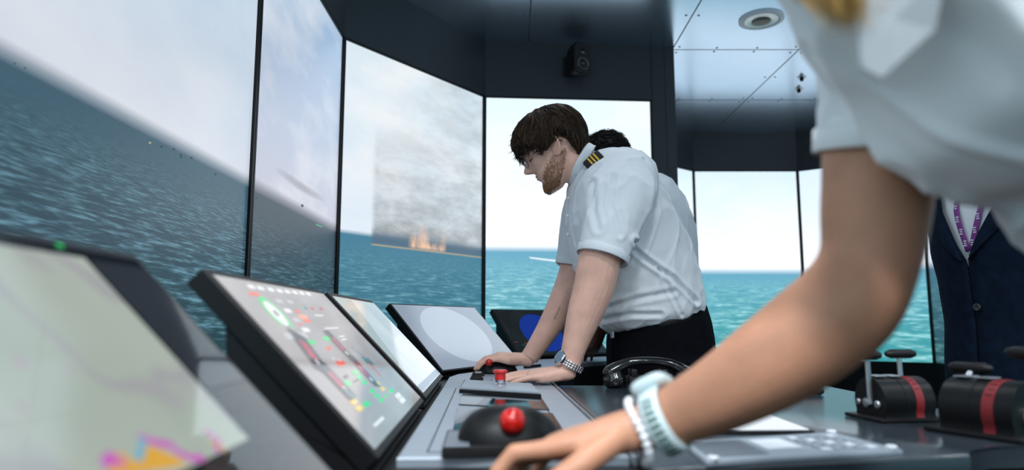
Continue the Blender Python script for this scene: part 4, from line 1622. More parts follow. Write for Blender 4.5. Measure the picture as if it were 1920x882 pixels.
tube(bm, [fsh, P(1092, 440, 2.25), P(1078, 510, 2.25), P(1058, 560, 2.23), P(1032, 610, 2.22), P(1008, 648, 2.21), P(992, 672, 2.205)],
     [.055, .056, .053, .047, .039, .032, .0285], 22, 3)
tipsF = hand(bm, P(984, 675, 2.205), V((-1, -.02, .13)), V((0, -.10, 1)), V((0, -1, 0)), [(16, 26, 18), (18, 28, 20), (20, 30, 22), (24, 34, 26)], 1.0,
             thumb=[(.72, .62, .02, .040), (.97, .20, .10, .030), (.95, .05, -.25, .022)])
body = fuse('body', bm, .0023, M['skin'], man, 3, .5)
skn = M['skin'].copy(); skn.name = 'nail'
skn.node_tree.nodes['Principled BSDF'].inputs['Roughness'].default_value = .25
nails(tipsN[:4], V((0, -.1, 1)), man, skn)
nails(tipsF, V((-.5, .1, .9)), man, skn)
# hair, brows, beard
hair_short(H, man, [M['hair_d'], M['hair_m']], 2100, [(0, .166), (30, .160), (48, .142), (64, .120), (75, .112), (86, .122), (97, .130), (108, .112), (120, .080), (150, .052), (180, .046)], .020, .42, forward=.30, seed=4, r0=.0022, messy=.34)
bm = bmesh.new()
random.seed(11)
for q in range(9000):
    a = random.uniform(12, 104)
    phi = math.radians(a) * random.choice((-1, 1))
    z = random.uniform(.005, .088)
    x = abs(head_pt(phi, z).x)
    lim = .046 + .052 * max(0, (a - 34) / 62) if a > 34 else .038
    must = (.069 < z < .079 and x < .028 and random.random() < .35)
    if not (z < lim + random.gauss(0, .006) or must): continue
    if z > .045 and x < .024 and not must: continue
    if random.random() > (.95 if z < .03 else .6): continue
    n_ = head_n(phi, z)
    p0 = head_pt(phi, z)
    ln = random.uniform(.004, .007) * (.8 if z < .018 else .85)
    dn = V((random.gauss(0, .3), .25, -1)).normalized()
    p1 = p0 + n_ * ln * .32 + dn * ln * .5
    p2 = p0 + n_ * ln * .42 + dn * ln
    strand(bm, [H.w(p0), H.w(p1), H.w(p2)], .00055, random.random() < .45, 3)
for q in range(120):
    z = random.uniform(.003, .012); phi = math.radians(random.uniform(-40, 40))
    p0 = head_pt(phi, z); n_ = head_n(phi, z)
    dn = V((random.gauss(0, .25), .1, -1)).normalized()
    strand(bm, [H.w(p0), H.w(p0 + dn * .002 + n_ * .001), H.w(p0 + dn * .004 + n_ * .001)], .0008, random.random() < .35, 3)
obj('beard', bm, [M['beard1'], M['beard2']], man, smooth=True)
for sd in (-1, 1):
    bm = bmesh.new()
    for q in range(70):
        x = random.uniform(.014, .046)
        phi = math.asin(min(1, (x / tab(T_W, .137)) ** (2.35 / 2)))
        p0 = head_pt(sd * phi, .137 + random.gauss(0, .0022) - .004 * max(0, (x - .035) / .01))
        strand(bm, [H.w(p0), H.w(p0 + V((sd * .004, .0015, .001))), H.w(p0 + V((sd * .008, .001, -.001)))], .0007, 0, 3)
    obj('eyebrow', bm, M['hair_m'], man, smooth=True)
    bm = bmesh.new()
    for q in range(22):
        x = .020 + q * .001
        phi = math.asin(min(1, (x / tab(T_W, .116)) ** (2.35 / 2)))
        p0 = head_pt(sd * phi, .1155)
        strand(bm, [H.w(p0), H.w(p0 + V((sd * .001, .003, -.002))), H.w(p0 + V((sd * .002, .007, -.001)))], .0006, 0, 3)
    obj('eyelashes', bm, M['hair_d'], man, smooth=True)
bm = bmesh.new()
for z_, w_, r_ in ((.0650, .018, .0019), (.0578, .016, .0023)):
    pts, rr = [], []
    for i in range(9):
        x = (-1 + i / 4) * w_
        ph = math.asin(max(-1, min(1, math.copysign((abs(x) / tab(T_W, z_)) ** (2.35 / 2), x))))
        q = head_pt(ph, z_ + .0008 * abs(x) / w_)
        pts.append(H.w(q + V((0, -.0008, 0)))); rr.append(r_ * (1 - .75 * (abs(x) / w_) ** 2))
    tube(bm, pts, rr, 8, 1)
obj('lips', bm, M['lip'], man, smooth=True)
# glasses
gl = bpy.data.objects.new('glasses', None)
COL.objects.link(gl); gl.parent = man; gl.matrix_parent_inverse = Matrix.Translation(-man.location)


def child(o):
    o.matrix_parent_inverse = Matrix.Identity(4)
    return o


bm = bmesh.new()
for sd in (-1, 1):
    pts = []
    for i in range(33):
        a = 2 * math.pi * i / 32
        ca, sa = math.cos(a), math.sin(a)
        x = sd * .0335 + .025 * math.copysign(abs(ca) ** (2 / 2.8), ca)
        z = .1175 + .0195 * math.copysign(abs(sa) ** (2 / 2.8), sa)
        pts.append(H.w(V((x, .0965 - 1.6 * max(0, abs(x) - .02) ** 1.7 + .10 * (z - .1175), z))))
    tube(bm, pts, [.0012] * 33, 6)
for sd in (-1, 1):
    tube(bm, [H.w(V((sd * .0585, .0925, .128))), H.w(V((sd * .072, .082, .129))), H.w(V((sd * .0775, .03, .126))), H.w(V((sd * .0775, -.010, .124))), H.w(V((sd * .0765, -.030, .104)))], [.0014, .0015, .0014, .0014, .0012], 8, 3)
tube(bm, [H.w(V((-.010, .0985, .122))), H.w(V((0, .102, .1235))), H.w(V((.010, .0985, .122)))], [.0012] * 3, 6, 3)
child(obj('frame', bm, M['wire'], gl, smooth=True))
for sd in (-1, 1):
    bm = bmesh.new()
    pts = []
    for i in range(32):
        a = 2 * math.pi * i / 32
        ca, sa = math.cos(a), math.sin(a)
        x = sd * .0335 + .0245 * math.copysign(abs(ca) ** (2 / 2.8), ca)
        z = .1175 + .019 * math.copysign(abs(sa) ** (2 / 2.8), sa)
        pts.append(V((x, .0965 - 1.6 * max(0, abs(x) - .02) ** 1.7 + .10 * (z - .1175), z)))
    loft(bm, [[H.w(p_ + V((0, -.0004, 0))) for p_ in pts], [H.w(p_ + V((0, .0004, 0))) for p_ in pts]])
    child(obj('lens', bm, M['lens'], gl, smooth=False))

# shirt
bm = bmesh.new()
loft(bm, rings)
sleeve(bm, [P(1188, 325, 1.93), P(1166, 365, 1.85), P(1146, 425, 1.81), P(1129, 486, 1.795)], [(.075, .075), (.092, .078), (.079, .074), (.0675, .066)])
sleeve(bm, [P(1120, 340, 2.16), P(1098, 390, 2.22), P(1086, 440, 2.25), P(1076, 500, 2.255)], [(.07, .07), (.072, .072), (.066, .070), (.062, .066)])
sh = fuse('shirt', bm, .0045, M['shirt'], man, 4, .5, fold(7.5, .0065, (.45, 0, .9), 2.0, [
    ([P(x, y, 1.87).xz for x, y in ((1178, 462), (1210, 488), (1262, 522), (1312, 566))], .008, .006),
    ([P(x, y, 1.87).xz for x, y in ((1205, 305), (1222, 345), (1218, 400), (1190, 455), (1172, 492))], .004, .006),
    ([P(x, y, 1.87).xz for x, y in ((1236, 505), (1258, 550), (1280, 590))], .005, .004),
    ([P(x, y, 1.87).xz for x, y in ((1150, 575), (1200, 560), (1262, 548))], .004, .007),
    ([P(x, y, 1.87).xz for x, y in ((1140, 600), (1185, 590), (1240, 590))], .004, .006),
    ([P(x, y, 1.85).xz for x, y in ((1110, 345), (1105, 400), (1112, 440))], .0035, .007),
    ([P(x, y, 1.85).xz for x, y in ((1145, 340), (1135, 395), (1150, 450))], .0035, .006)], 2.0))
# yoke seam, side seam and pocket lines as raised piping
def seam(pts, r=.0013, m=None, nm='seam'):
    bm = bmesh.new()
    tube(bm, pts, [r] * len(pts), 6, 3)
    return child(obj(nm, bm, m or M['shirt'], sh, smooth=True))


# sleeve hem bands
for c, d, a, b_, wd in ((P(1131, 477, 1.796), P(1129, 486, 1.795) - P(1146, 425, 1.81), .0695, .068, .026), (P(1078, 492, 2.254), P(1076, 500, 2.255) - P(1086, 440, 2.25), .0635, .067, .026)):
    bm = bmesh.new()
    cuffband(bm, c, d, V((1, 0, 0)), a - .0008, b_ - .0008, wd, .0016)
    child(obj('sleeve_hem', bm, M['shirt'], sh, smooth=True))
# collar: a stand and a fallen leaf
bm = bmesh.new()
cn = (P(1070, 352, YM) + P(1113, 276, YM)) / 2
axn = (P(1070, 352, YM) - P(1113, 276, YM)).normalized()
upn = (H.w(V((0, -.03, .03))) - cn).normalized()
upn = (upn - axn * upn.dot(axn)).normalized()
sdn = V((0, 1, 0))
rr = []
for i in range(49):
    A = math.radians(12 + 336 * i / 48)
    c_, s_ = math.cos(A), math.sin(A)
    front = max(0, c_) ** 3
    base = cn + axn * .062 * c_ + sdn * .066 * s_
    o = (axn * c_ + sdn * s_)
    hgt = .030 - .010 * front
    dp = .030 + .034 * front
    rr.append([base - upn * .012 - o * .002, base + upn * hgt - o * .006, base + upn * (hgt + .003) + o * .000, base + upn * (hgt - .004) + o * .008,
               base - upn * (dp - hgt) * .5 + o * .013 , base - upn * (dp - hgt + .006) + o * .016 + axn * .012 * front, base - upn * (dp - hgt + .004) + o * .012 + axn * .010 * front, base - upn * .006 + o * .006])
loft(bm, rr, True, True)
child(obj('collar', bm, M['shirt'], sh, smooth=True))
# epaulette
ec = P(1113, 301, 1.925)
el = V((.62, -.10, .46)).normalized(); en = V((-.30, -.80, .52)); en = (en - el * en.dot(el)).normalized(); ew = el.cross(en)
bm = bmesh.new()
rr = []
for u, w_ in ((-.029, .013), (-.026, .017), (-.01, .0195), (.015, .0215), (.026, .0225), (.028, .020)):
    rr.append(ring(ec + el * u + en * (.002 - 2.0 * u * u), ew * w_, en * .0045, 20, 4))
loft(bm, rr)
child(obj('epaulette', bm, M['epaul'], sh, smooth=True))
for k in range(3):
    u = -.010 + k * .0105
    bm = bmesh.new()
    box(bm, ec + el * u + en * (.0068 - 2.0 * u * u), el * .0026, ew * (.0150 + .001 * k), en * .0008, .0004)
    child(obj('gold_stripe', bm, M['gold'], sh))
bm = bmesh.new()
box(bm, ec + el * -.006 + ew * .023 + en * -.002, el * .024, ew * .006, en * .004, .002)
child(obj('shoulder_loop', bm, M['shirt'], sh, sharp=40))
# buttons down the placket
for k, (bx, by) in enumerate(((1063, 372), (1061, 405), (1062, 440))):
    bm = bmesh.new()
    disc_lathe(bm, P(bx + 3, by, 1.99), V((-1, -.5, 0)), [(-.001, .0055), (.002, .0055), (.0025, .004)], 14)
    child(obj('button', bm, M['whitepl'], sh, smooth=True))
# trousers, belt, shoes
bm = legs(man, (.430, 2.05, -.12), .085)
prow = [(1143, 615, 1318, 573, .165, .02), (1139, 640, 1328, 606, .172, .02), (1138, 680, 1334, 650, .178, .02), (1142, 725, 1333, 700, .176, .02), (1150, 780, 1326, 770, .165, .02)]
loft(bm, sections(prow, YM + .01))
tr = fuse('trousers', bm, .006, M['trouser'], man, 5, .5, fold(8, .004, (0, 0, 1), 6.0))
bm = bmesh.new()
ca = (P(1141, 624, YM + .03) + P(1320, 580, YM + .03)) / 2
ax_ = (P(1320, 580, YM + .03) - P(1141, 624, YM + .03)) / 2
cuffband(bm, ca, ax_.cross(V((0, 1, 0))), ax_, ax_.length - .002, .168, .030, .004)
obj('belt', bm, M['belt'], man, smooth=True)
bm = bmesh.new()
cc = P(1148, 628, 1.97)
box(bm, cc, V((.003, 0, 0)), V((0, .018, 0)), V((0, 0, .010)), .002)
obj('belt_buckle', bm, M['steel'], man)
bm = bmesh.new()
box(bm, P(1316, 598, 1.99), V((.003, 0, .003)), V((0, .007, 0)), V((-.004, 0, .024)), .001)
child(obj('belt_loop', bm, M['trouser'], tr))
shoes(man, (.43, 2.05), .085, (-1, 0))
# tattoo: a short vertical line of small strokes on the far forearm
bm = bmesh.new()
for k in range(6):
    c = P(1048.5 - k * 1.9, 577 + k * 4.0, 2.172)
    box(bm, c + V((.004 * (k % 2), 0, 0)), V((.0042, 0, .001 * (-1) ** k)), V((0, .0006, 0)), V((0, 0, .0007)))
    box(bm, c + V((.002, 0, -.0015)), V((.0008, 0, 0)), V((0, .0006, 0)), V((0, 0, .0022)))
TAT = obj('tattoo', bm, M['ink'], man)
mw = TAT.modifiers.new('w', 'SHRINKWRAP'); mw.target = body; mw.wrap_method = 'NEAREST_SURFACEPOINT'; mw.wrap_mode = 'OUTSIDE_SURFACE'; mw.offset = .0004
# wristwatch: steel bracelet and round case
wt = bpy.data.objects.new('wristwatch', None)
COL.objects.link(wt); wt.parent = man; wt.matrix_parent_inverse = Matrix.Translation(-man.location)
wc = P(1069, 684, 1.80)
wd_ = (P(1080, 640, 1.80) - P(1066, 692, 1.80)).normalized() + V((.25, 0, 0)); wd_.normalize()
ws = V((1, 0, 0)); ws = (ws - wd_ * ws.dot(wd_)).normalized(); wtt = wd_.cross(ws)
bm = bmesh.new()
for i in range(26):
    A = 2 * math.pi * i / 26
    o = ws * math.cos(A) + wtt * math.sin(A)
    tg = -ws * math.sin(A) + wtt * math.cos(A)
    e = wc + ws * .0345 * math.cos(A) + wtt * .0335 * math.sin(A)
    for j in (-1, 0, 1):
        box(bm, e + wd_ * j * .0062, wd_ * .0027, tg * .0034, o * (.0016 if j else .0021), .0006, 1)
bl = child(obj('bracelet_links', bm, M['chrome'], wt, sharp=50)); bl['kind'] = 'stuff'
bm = bmesh.new()
ko = (-ws * .85 - wtt * 0 + V((0, -.45, 0)) + V((0, 0, .1))).normalized()
cen = wc + ko * .037
disc_lathe(bm, cen, ko, [(-.006, .017), (-.004, .0195), (.002, .0200), (.004, .0185), (.0045, .0165), (.0035, .0162)], 36)
child(obj('case', bm, M['chrome'], wt, sharp=40))
bm = bmesh.new()
disc_lathe(bm, cen, ko, [(.002, .0160), (.0042, .0160), (.0044, .012)], 32)
child(obj('dial_glass', bm, mat('watch_crystal', (.10, .17, .24), .05, 0, .8), wt, smooth=True))

bm = bmesh.new()
random.seed(31)
for q in range(90):
    phi = math.radians(random.choice((random.gauss(0, 30), random.uniform(-180, 180))))
    z = random.uniform(.165, .221) if abs(phi) > .7 else random.uniform(.150, .20)
    n_ = head_n(phi, z); p0 = head_pt(phi, z) + n_ * .016
    up = V((random.gauss(0, .5), random.gauss(.25, .5), random.gauss(-.2, .6)))
    d1 = (n_ * .55 + up * .8).normalized()
    ln = random.uniform(.010, .024)
    strand(bm, [H.w(p0), H.w(p0 + d1 * ln * .5), H.w(p0 + d1 * ln + V((0, .002, -.003)))], .0011, random.random() < .4, 3)
for q in range(60):
    x = random.uniform(-.05, .05)
    p0 = V((x, .100 - abs(x) * .35, random.uniform(.142, .165)))
    strand(bm, [H.w(p0), H.w(p0 + V((random.gauss(0, .003), .006, -.012))), H.w(p0 + V((random.gauss(0, .006), random.uniform(.004, .014), -.026)))], .0013, random.random() < .5, 3)
obj('stray_hair', bm, [M['hair_d'], M['hair_m']], man, smooth=True)

# ----------------------------------------------------------------- second person behind him
oth = thing('person', 'partly hidden person with short black curls and white shirt behind the bearded person', 'person', (.58, 2.74, FLOOR))
Y2 = 2.74
H2 = Head(P(1166, 352, 2.72) - V((0, 0, .0)), V((-.80, .25, -.55)), V((-.5, 0, .85)))
rows2 = [(1120, 385, 1222, 322, .09, 0), (1112, 400, 1258, 342, .16, 0), (1108, 440, 1288, 388, .18, 0), (1112, 490, 1303, 440, .18, 0), (1120, 545, 1306, 500, .175, 0), (1135, 600, 1300, 565, .17, 0), (1148, 622, 1290, 600, .16, 0)]
r2 = sections(rows2, Y2)
bm = bmesh.new()
H2.mesh(bm, 72, 64)
tube(bm, [H2.w(V((0, -.03, .06))), H2.w(V((0, -.03, .02))), P(1175, 372, Y2)], [.055, .057, .065], 18, 3)
loft(bm, shrink(r2[4:], .92))
tube(bm, [P(1185, 425, 2.60), P(1155, 470, 2.56), P(1142, 530, 2.56), P(1128, 590, 2.66), P(1117, 640, 2.76)], [.045, .055, .050, .040, .029], 18, 3)
hand(bm, P(1116, 646, 2.78), V((-.25, .72, -.30)), V((0, .3, 1)), V((-1, 0, 0)), [(12, 18, 12)] * 4, 1.0)
tube(bm, [P(1180, 425, 2.88), P(1155, 470, 2.93), P(1148, 530, 2.98), P(1150, 590, 3.02)], [.045, .055, .050, .040], 18, 3)
hand(bm, P(1150, 606, 3.03), V((-.6, .5, -.45)), V((0, .3, 1)), V((0, -1, 0)), [(12, 18, 12)] * 4, 1.0)
fuse('body', bm, .004, M['skin3'], oth, 3)
hair_short(H2, oth, [M['hair_k'], M['hair_k']], 1100, [(0, .172), (60, .150), (80, .118), (104, .120), (125, .080), (180, .056)], .020, .12, curl=.0050, forward=.1, seed=9, r0=.0024, messy=.9)
bm = bmesh.new()
loft(bm, r2)
for yy in ((2.60, 2.56, 2.55), (2.88, 2.94, 2.96)):
    sleeve(bm, [P(1195, 375, yy[0]), P(1165, 440, yy[1]), P(1152, 500, yy[2])], [(.075, .075), (.074, .072), (.066, .066)])
fuse('shirt', bm, .007, M['shirt_b'], oth, 4, .5, fold(9, .005, (.3, 0, .9), 5.0))
bm = legs(oth, (.60, 2.75, -.12), .085)
loft(bm, sections([(1146, 615, 1292, 592, .165, 0), (1142, 650, 1305, 630, .172, 0), (1145, 690, 1305, 680, .17, 0), (1150, 740, 1300, 735, .16, 0)], Y2))
fuse('trousers', bm, .010, M['trouser'], oth, 4)
shoes(oth, (.60, 2.75), .085, (-1, 0))

# ----------------------------------------------------------------- blonde person in the foreground: far arm reaches across to the mouse
wom = thing('person', 'out-of-focus person with blond hair, white short-sleeved shirt and a bare arm crossing the foreground', 'person', (.62, .42, FLOOR))
YW = .47
wrows = [(1560, 30, 1480, -330, .085, 0), (1625, 110, 1640, -400, .125, 0), (1690, 180, 1790, -420, .150, 0), (1745, 275, 1950, -380, .155, 0), (1810, 325, 2100, -280, .150, 0), (1885, 365, 2250, -130, .145, 0), (1990, 390, 2400, 20, .150, 0), (2150, 560, 2450, 160, .15, 0)]
wr = sections(wrows, YW, 2.2)
H3 = Head(P(1500, -150, .46), V((-.80, .25, -.50)), V((-.55, 0, .84)))
bm = bmesh.new()
H3.mesh(bm, 64, 56)
tube(bm, [H3.w(V((0, -.03, .06))), H3.w(V((0, -.03, .0))), P(1600, -140, YW)], [.050, .052, .060], 18, 3)
loft(bm, shrink(wr[4:], .9))
armp = [P(1640, -70, .56), P(1644, 100, .590), P(1645, 290, .600), P(1640, 400, .600), P(1628, 492, .600), P(1590, 566, .602), P(1522, 626, .612), P(1432, 690, .628), P(1348, 740, .648), P(1270, 778, .668), P(1222, 800, .680)]
armr = [.047, .0475, .0462, .0448, .0408, .0435, .0440, .0405, .0345, .0285, .0262]
tube(bm, armp, armr, 28, 4, side=V((0, 1, 0)))
hd = P(1020, 842, .700) - P(1205, 800, .683)
tipsW = hand(bm, P(1205, 803, .683), hd, V((-.15, .18, 1)), V((0, -1, 0)), [(-6, 42, 26), (0, 38, 28), (8, 34, 30), (14, 34, 30)], 1.04, spread=(.03, .0, -.04, -.10),
             thumb=[(.70, .55, -.30, .046), (.90, .25, -.35, .034), (.92, .05, -.40, .028)])
# the other (near) arm hangs to the hip, outside the photograph
tube(bm, [V((.425, .295, .18)), V((.50, .24, .05)), V((.60, .25, -.15)), V((.52, .34, -.30))], [.038, .042, .038, .028], 18, 3)
hand(bm, V((.51, .35, -.31)), V((-.5, .5, -.6)), V((.6, -.3, .3)), V((-.6, .2, .4)), [(15, 20, 15)] * 4, .95)
fuse('body', bm, .0026, M['skin2'], wom, 4)
nl = M['skin2'].copy(); nl.name = 'nail_b'
nl.node_tree.nodes['Principled BSDF'].inputs['Roughness'].default_value = .22
nails(tipsW, V((-.5, .1, .85)), wom, nl)
bm = bmesh.new()
loft(bm, wr)
sleeve(bm, [P(1655, -110, .54), P(1650, 20, .565), P(1645, 150, .590), P(1641, 284, .600)], [(.060, .075), (.052, .065), (.0500, .058), (.0495, .055)], .0045, .05)
sleeve(bm, [V((.40, .34, .28)), V((.45, .27, .18)), V((.50, .235, .08))], [(.07, .07), (.064, .064), (.058, .058)])
wsx = fuse('shirt', bm, .0045, M['shirt_w'], wom, 5, .5, fold(5.5, .010, (.7, 0, .65), 8.0))
bm = bmesh.new()
cuffband(bm, P(1641, 262, .599), P(1641, 284, .600) - P(1645, 150, .590), V((1, 0, 0)), .0500, .0555, .022, .0012)
child(obj('sleeve_hem', bm, M['shirt_w'], wsx, smooth=True))
# chest pocket with a pointed flap
pk = [P(x, y, d_) for x, y, d_ in ((1590, -90, .375), (1772, -60, .375), (1750, 60, .395), (1650, 150, .408), (1612, 130, .405))]
bm = bmesh.new()
nrm = V((-.2, -1, .1)).normalized()
loft(bm, [pk, [p_ + nrm * .003 for p_ in pk]])
pko = child(obj('pocket_flap', bm, M['shirt'], wsx))
# long hair
bm = bmesh.new()
random.seed(5)
rr = []
for i in range(16):
    k = i / 15 * .98
    r = []
    for j in range(60):
        phi = -math.pi + j / 60 * 2 * math.pi
        zh = tab([(0, .172), (60, .15), (90, .105), (180, .03)], abs(math.degrees(phi)))
        z = zh + (.2235 - zh) * k
        r.append(H3.w(head_pt(phi, z) + head_n(phi, z) * .014 * min(1, k * 5 + .2)))
    rr.append(r)
loft(bm, rr, False, True)
for q in range(700):
    phi = random.choice((-1, 1)) * math.radians(random.uniform(60, 175))
    z = random.uniform(.08, .20)
    p0 = H3.w(head_pt(phi, z) + head_n(phi, z) * .012)
    tgt = P(random.gauss(1590, 26), random.gauss(22, 18), random.uniform(.37, .42))
    m_ = (p0 + tgt) / 2 + V((random.gauss(0, .01), random.gauss(0, .01), .01 + random.gauss(0, .01)))
    pts = [cr([p0, m_, tgt], t / 4) for t in range(9)]
    strand(bm, pts, .0022 * random.uniform(.6, 1.3), random.random() < .35, 3)
obj('hair', bm, [M['blond'], M['blond2']], wom, smooth=True)
# pale sports watch
wt = bpy.data.objects.new('wristwatch', None)
COL.objects.link(wt); wt.parent = wom; wt.matrix_parent_inverse = Matrix.Translation(-wom.location)
wc = P(1247, 789, .674)
wdv = (P(1345, 742, .648) - P(1222, 800, .680)).normalized()
ws = V((0, 1, 0)); ws = (ws - wdv * ws.dot(wdv)).normalized(); wtt = wdv.cross(ws)
if wtt.z < 0: wtt = -wtt
bm = bmesh.new()
cuffband(bm, wc, wdv, ws, .0295, .0300, .022, .0028, 64)
child(obj('strap', bm, M['mint'], wt, smooth=True))
for i in range(11):
    A = math.radians(-168 + i * 8.5 + 0)
    A = math.radians(180 + 58 - i * 11.5)
    o = ws * math.cos(A) + wtt * math.sin(A)
    tg = -ws * math.sin(A) + wtt * math.cos(A)
    e = wc + ws * .0295 * math.cos(A) + wtt * .0300 * math.sin(A) + o * .0028
    bm = bmesh.new()
    box(bm, e, wdv * .0055, tg * .0019, o * .0004, .0002, 1)
    child(obj('strap_slot', bm, M['mint_d'], wt))
kv = (wtt * .75 + ws * .5).normalized()
cen = wc + kv * .0315
bm = bmesh.new()
a1 = wdv; a2 = kv.cross(wdv)
rr = [ring(cen + kv * h, a1 * r, a2 * r, 36, 3.2) for h, r in ((-.002, .017), (.003, .0195), (.008, .0195), (.010, .0175), (.0104, .012))]
loft(bm, rr)
child(obj('case', bm, M['mint'], wt, smooth=True))
bm = bmesh.new()
rr = [ring(cen + kv * h, a1 * r, a2 * r, 36, 3.2) for h, r in ((.0095, .0155), (.0108, .0150))]
loft(bm, rr)
child(obj('watch_face', bm, M['glass'], wt, smooth=True))
# beaded bracelet
bc = P(1200, 809, .686)
bd = -hd.normalized()
s1 = V((0, 1, 0)); s1 = (s1 - bd * s1.dot(bd)).normalized(); s2 = bd.cross(s1)
brc = bpy.data.objects.new('bracelet', None)
COL.objects.link(brc); brc.parent = wom; brc.matrix_parent_inverse = Matrix.Translation(-wom.location)
me = None
for i in range(26):
    A = 2 * math.pi * i / 26
    e = bc + s1 * .0330 * math.cos(A) + s2 * .0300 * math.sin(A) + bd * .004 * math.sin(2 * A + 1)
    if me is None:
        bm = bmesh.new()
        bmesh.ops.create_uvsphere(bm, u_segments=14, v_segments=10, radius=.0042)
        o = obj('bead', bm, M['bead'], brc, smooth=True)
        me = o.data
    else:
        o = bpy.data.objects.new('bead', me); COL.objects.link(o); o.parent = brc
    o.location = e
    o.matrix_parent_inverse = Matrix.Identity(4)
# trousers and shoes (outside the photograph)
bm = legs(wom, (.66, .45, -.10), .08, top_r=(.11, .10))
loft(bm, sections([(2130, 545, 2470, 150, .15, 0), (2250, 640, 2560, 330, .155, 0), (2330, 760, 2640, 560, .15, 0)], YW))
fuse('trousers', bm, .010, M['trouser'], wom, 4)
shoes(wom, (.66, .45), .08, (-1, 0))

# ----------------------------------------------------------------- person in the navy suit
sui = thing('person', 'person in navy suit jacket with purple lanyard standing at the far right edge', 'person', (1.36, 1.80, FLOOR))
SC = V((1.325, 1.80, 0))
fa = math.radians(193)                        # direction the chest faces
fd = V((math.cos(fa), math.sin(fa), 0)); sd_ = V((-fd.y, fd.x, 0))
H4 = Head(V((1.31, 1.80, .50)), fd, V((0, 0, 1)))


def oval(z, a, b, off=0.0, g=0.0, n=48, ext=0.0):
    "open oval round the trunk, gap half-angle g at the front"
    out = []
    for i in range(n + 1):
        A = g + (2 * math.pi - 2 * g) * i / n
        out.append(SC + V((0, 0, z)) + fd * ((a + ext) * math.cos(A) + off) + sd_ * (b + ext) * math.sin(A))
    return out


prof = [(-.22, .125, .190, .0), (-.12, .128, .188, .0), (.0, .124, .178, .0), (.10, .126, .182, .005), (.20, .130, .196, .01), (.30, .128, .206, .005), (.36, .115, .205, .0), (.41, .085, .175, -.01), (.44, .062, .10, -.01)]
bm = bmesh.new()
H4.mesh(bm, 64, 56)
tube(bm, [H4.w(V((0, -.03, .06))), H4.w(V((0, -.035, -.02))), SC + V((0, 0, .40))], [.056, .060, .075], 18, 3)
loft(bm, [ring(SC + V((0, 0, z)) + fd * o_, fd * a * .86, sd_ * b * .88, 32) for z, a, b, o_ in prof])
for s_ in (-1, 1):
    sh0 = SC + V((0, 0, .35)) + sd_ * s_ * .19
    tube(bm, [sh0 + V((0, 0, -.06)), sh0 + V((0, 0, -.28)) - fd * .06, sh0 + V((0, 0, -.48)) - fd * .14 - sd_ * s_ * .08], [.04, .036, .026], 16, 3)
    hand(bm, sh0 + V((0, 0, -.49)) - fd * .14 - sd_ * s_ * .08, V((0, 0, -1)) - sd_ * s_ * .5, sd_ * s_, fd, [(15, 20, 15)] * 4, 1.0)
fuse('body', bm, .005, M['skin'], sui, 4)
hair_short(H4, sui, [M['hair_d'], M['hair_m']], 500, None, .012, .2, seed=21, r0=.003)
bm = bmesh.new()
loft(bm, [ring(SC + V((0, 0, z)) + fd * o_, fd * (a * .94), sd_ * (b * .93), 40) for z, a, b, o_ in prof[1:]])
st = obj('shirt', bm, M['shirt_b'], sui, smooth=True)
# jacket: open shell, overlapping below the button, V above it
zb = .155
lay = []
for z in [-.36 + i * .02 for i in range(40)]:
    if z > .415: break
    a = tab([(p_[0], p_[1]) for p_ in [(-.36, .135)] + [(q[0], q[1]) for q in prof]], z)
    b_ = tab([(p_[0], p_[1]) for p_ in [(-.36, .205)] + [(q[0], q[2]) for q in prof]], z)
    o_ = tab([(p_[0], p_[1]) for p_ in [(-.36, 0)] + [(q[0], q[3]) for q in prof]], z)
    g = .012 if z < zb else .012 + (z - zb) * 2.6
    g = max(g, .012 if z > -.1 else .012 + (-.1 - z) * .8)
    lay.append((z, oval(z, a, b_, o_, g, 56, .012), oval(z, a, b_, o_, g, 56, .006)))
bm = bmesh.new()
loft(bm, [o + i[::-1] for z, o, i in lay], False, False)
jk = obj('jacket', bm, M['navy'], sui, smooth=True)
for s_, ix in ((-1, -1), (1, 0)):
    bm = bmesh.new()
    L_ = [(z, o[ix], o[ix - 6] if ix == -1 else o[ix + 6]) for z, o, i in lay if z > zb - .01]
    ring_list = []
    for k, (z, e, q) in enumerate(L_):
        u = k / (len(L_) - 1)
        wdt = .62 * math.sin(min(1, u * 1.9) * math.pi / 2) * (1 if u < .72 else max(.25, 1 - (u - .72) * 2.2))
        outp = e + (q - e).normalized() * .085 * wdt
        nn = (fd * .8 + (-sd_ if s_ < 0 else sd_) * .6).normalized()
        ring_list.append([e + nn * .002, e + nn * .011, outp + nn * .014, outp + nn * .006])
    loft(bm, ring_list)
    child(obj('lapel', bm, M['navy'], jk, sharp=50))
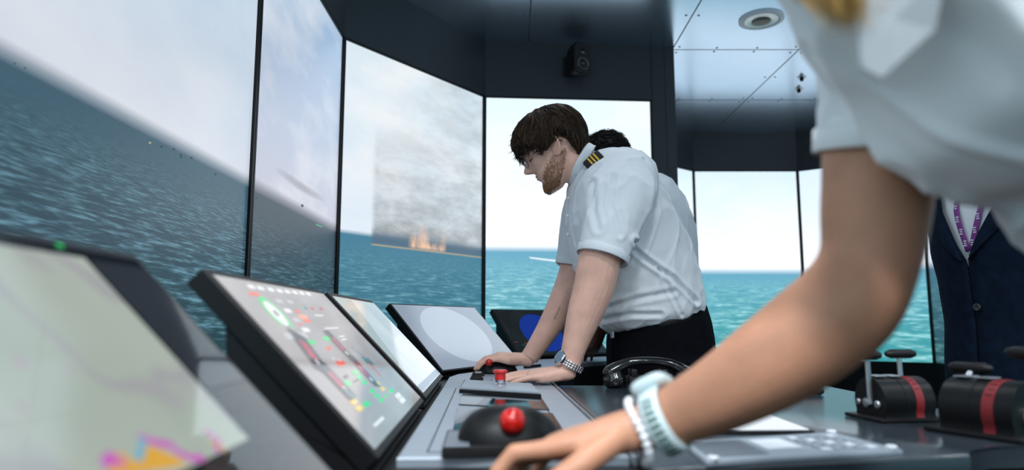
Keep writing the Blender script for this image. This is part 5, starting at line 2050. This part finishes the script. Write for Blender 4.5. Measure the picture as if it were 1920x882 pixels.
for k in range(2):
    bm = bmesh.new()
    c = SC + V((0, 0, zb - .012 - k * .105)) + fd * (.127 + .013) + sd_ * .012
    disc_lathe(bm, c, fd, [(-.002, .010), (.003, .010), (.0035, .007), (.0025, .005)], 20)
    child(obj('button', bm, mat('horn_button', (.03, .03, .035), .25), jk, smooth=True))
for s_ in (-1, 1):
    bm = bmesh.new()
    sh0 = SC + V((0, 0, .34)) + sd_ * s_ * .185
    tube(bm, [sh0 + V((0, 0, .02)) - sd_ * s_ * .03, sh0 + V((0, 0, -.03)), sh0 + V((0, 0, -.27)) + sd_ * s_ * .005 - fd * .06, sh0 + V((0, 0, -.46)) - sd_ * s_ * .075 - fd * .14], [.060, .062, .054, .044], 24, 4)
    child(obj('sleeve', bm, M['navy'], jk, smooth=True))
# lanyard: two purple ribbons meeting at a clip
for s_ in (-1, 1):
    bm = bmesh.new()
    a = SC + V((0, 0, .40)) + fd * .075 + sd_ * s_ * .055
    b_ = SC + V((0, 0, .30)) + fd * .128 + sd_ * s_ * .038
    c = SC + V((0, 0, .185)) + fd * .136 + sd_ * s_ * .004
    tube(bm, [a, b_, c], [(.0085, .0012)] * 3, 8, 5, side=sd_ + V((0, 0, .2)), p=4)
    ly = obj('lanyard', bm, M['purple'], sui, smooth=True)
    for k in range(6):
        q = cr([a, b_, c], .45 + k * .26)
        bm = bmesh.new()
        for j in range(3):
            box(bm, q + fd * .0018 + V((0, 0, (j - 1) * .006)), sd_ * (.0045 - .001 * (j % 2)), V((0, 0, .0017)), fd * .0004)
        child(obj('print', bm, M['lanw'], ly))
bm = bmesh.new()
disc_lathe(bm, SC + V((0, 0, .178)) + fd * .134, V((0, 0, 1)), [(-.014, .002), (-.012, .0045), (0, .0045), (.006, .003)], 14)
obj('lanyard_clip', bm, M['chrome'], sui, smooth=True)
bm = legs(sui, (1.345, 1.80, -.16), .09)
loft(bm, [ring(SC + V((0, 0, z)), fd * a, sd_ * b, 32) for z, a, b in ((-.10, .115, .165), (-.2, .12, .175), (-.3, .11, .17))])
fuse('trousers', bm, .010, M['navy'], sui, 4)
shoes(sui, (1.345, 1.80), .09, (fd.x, fd.y))
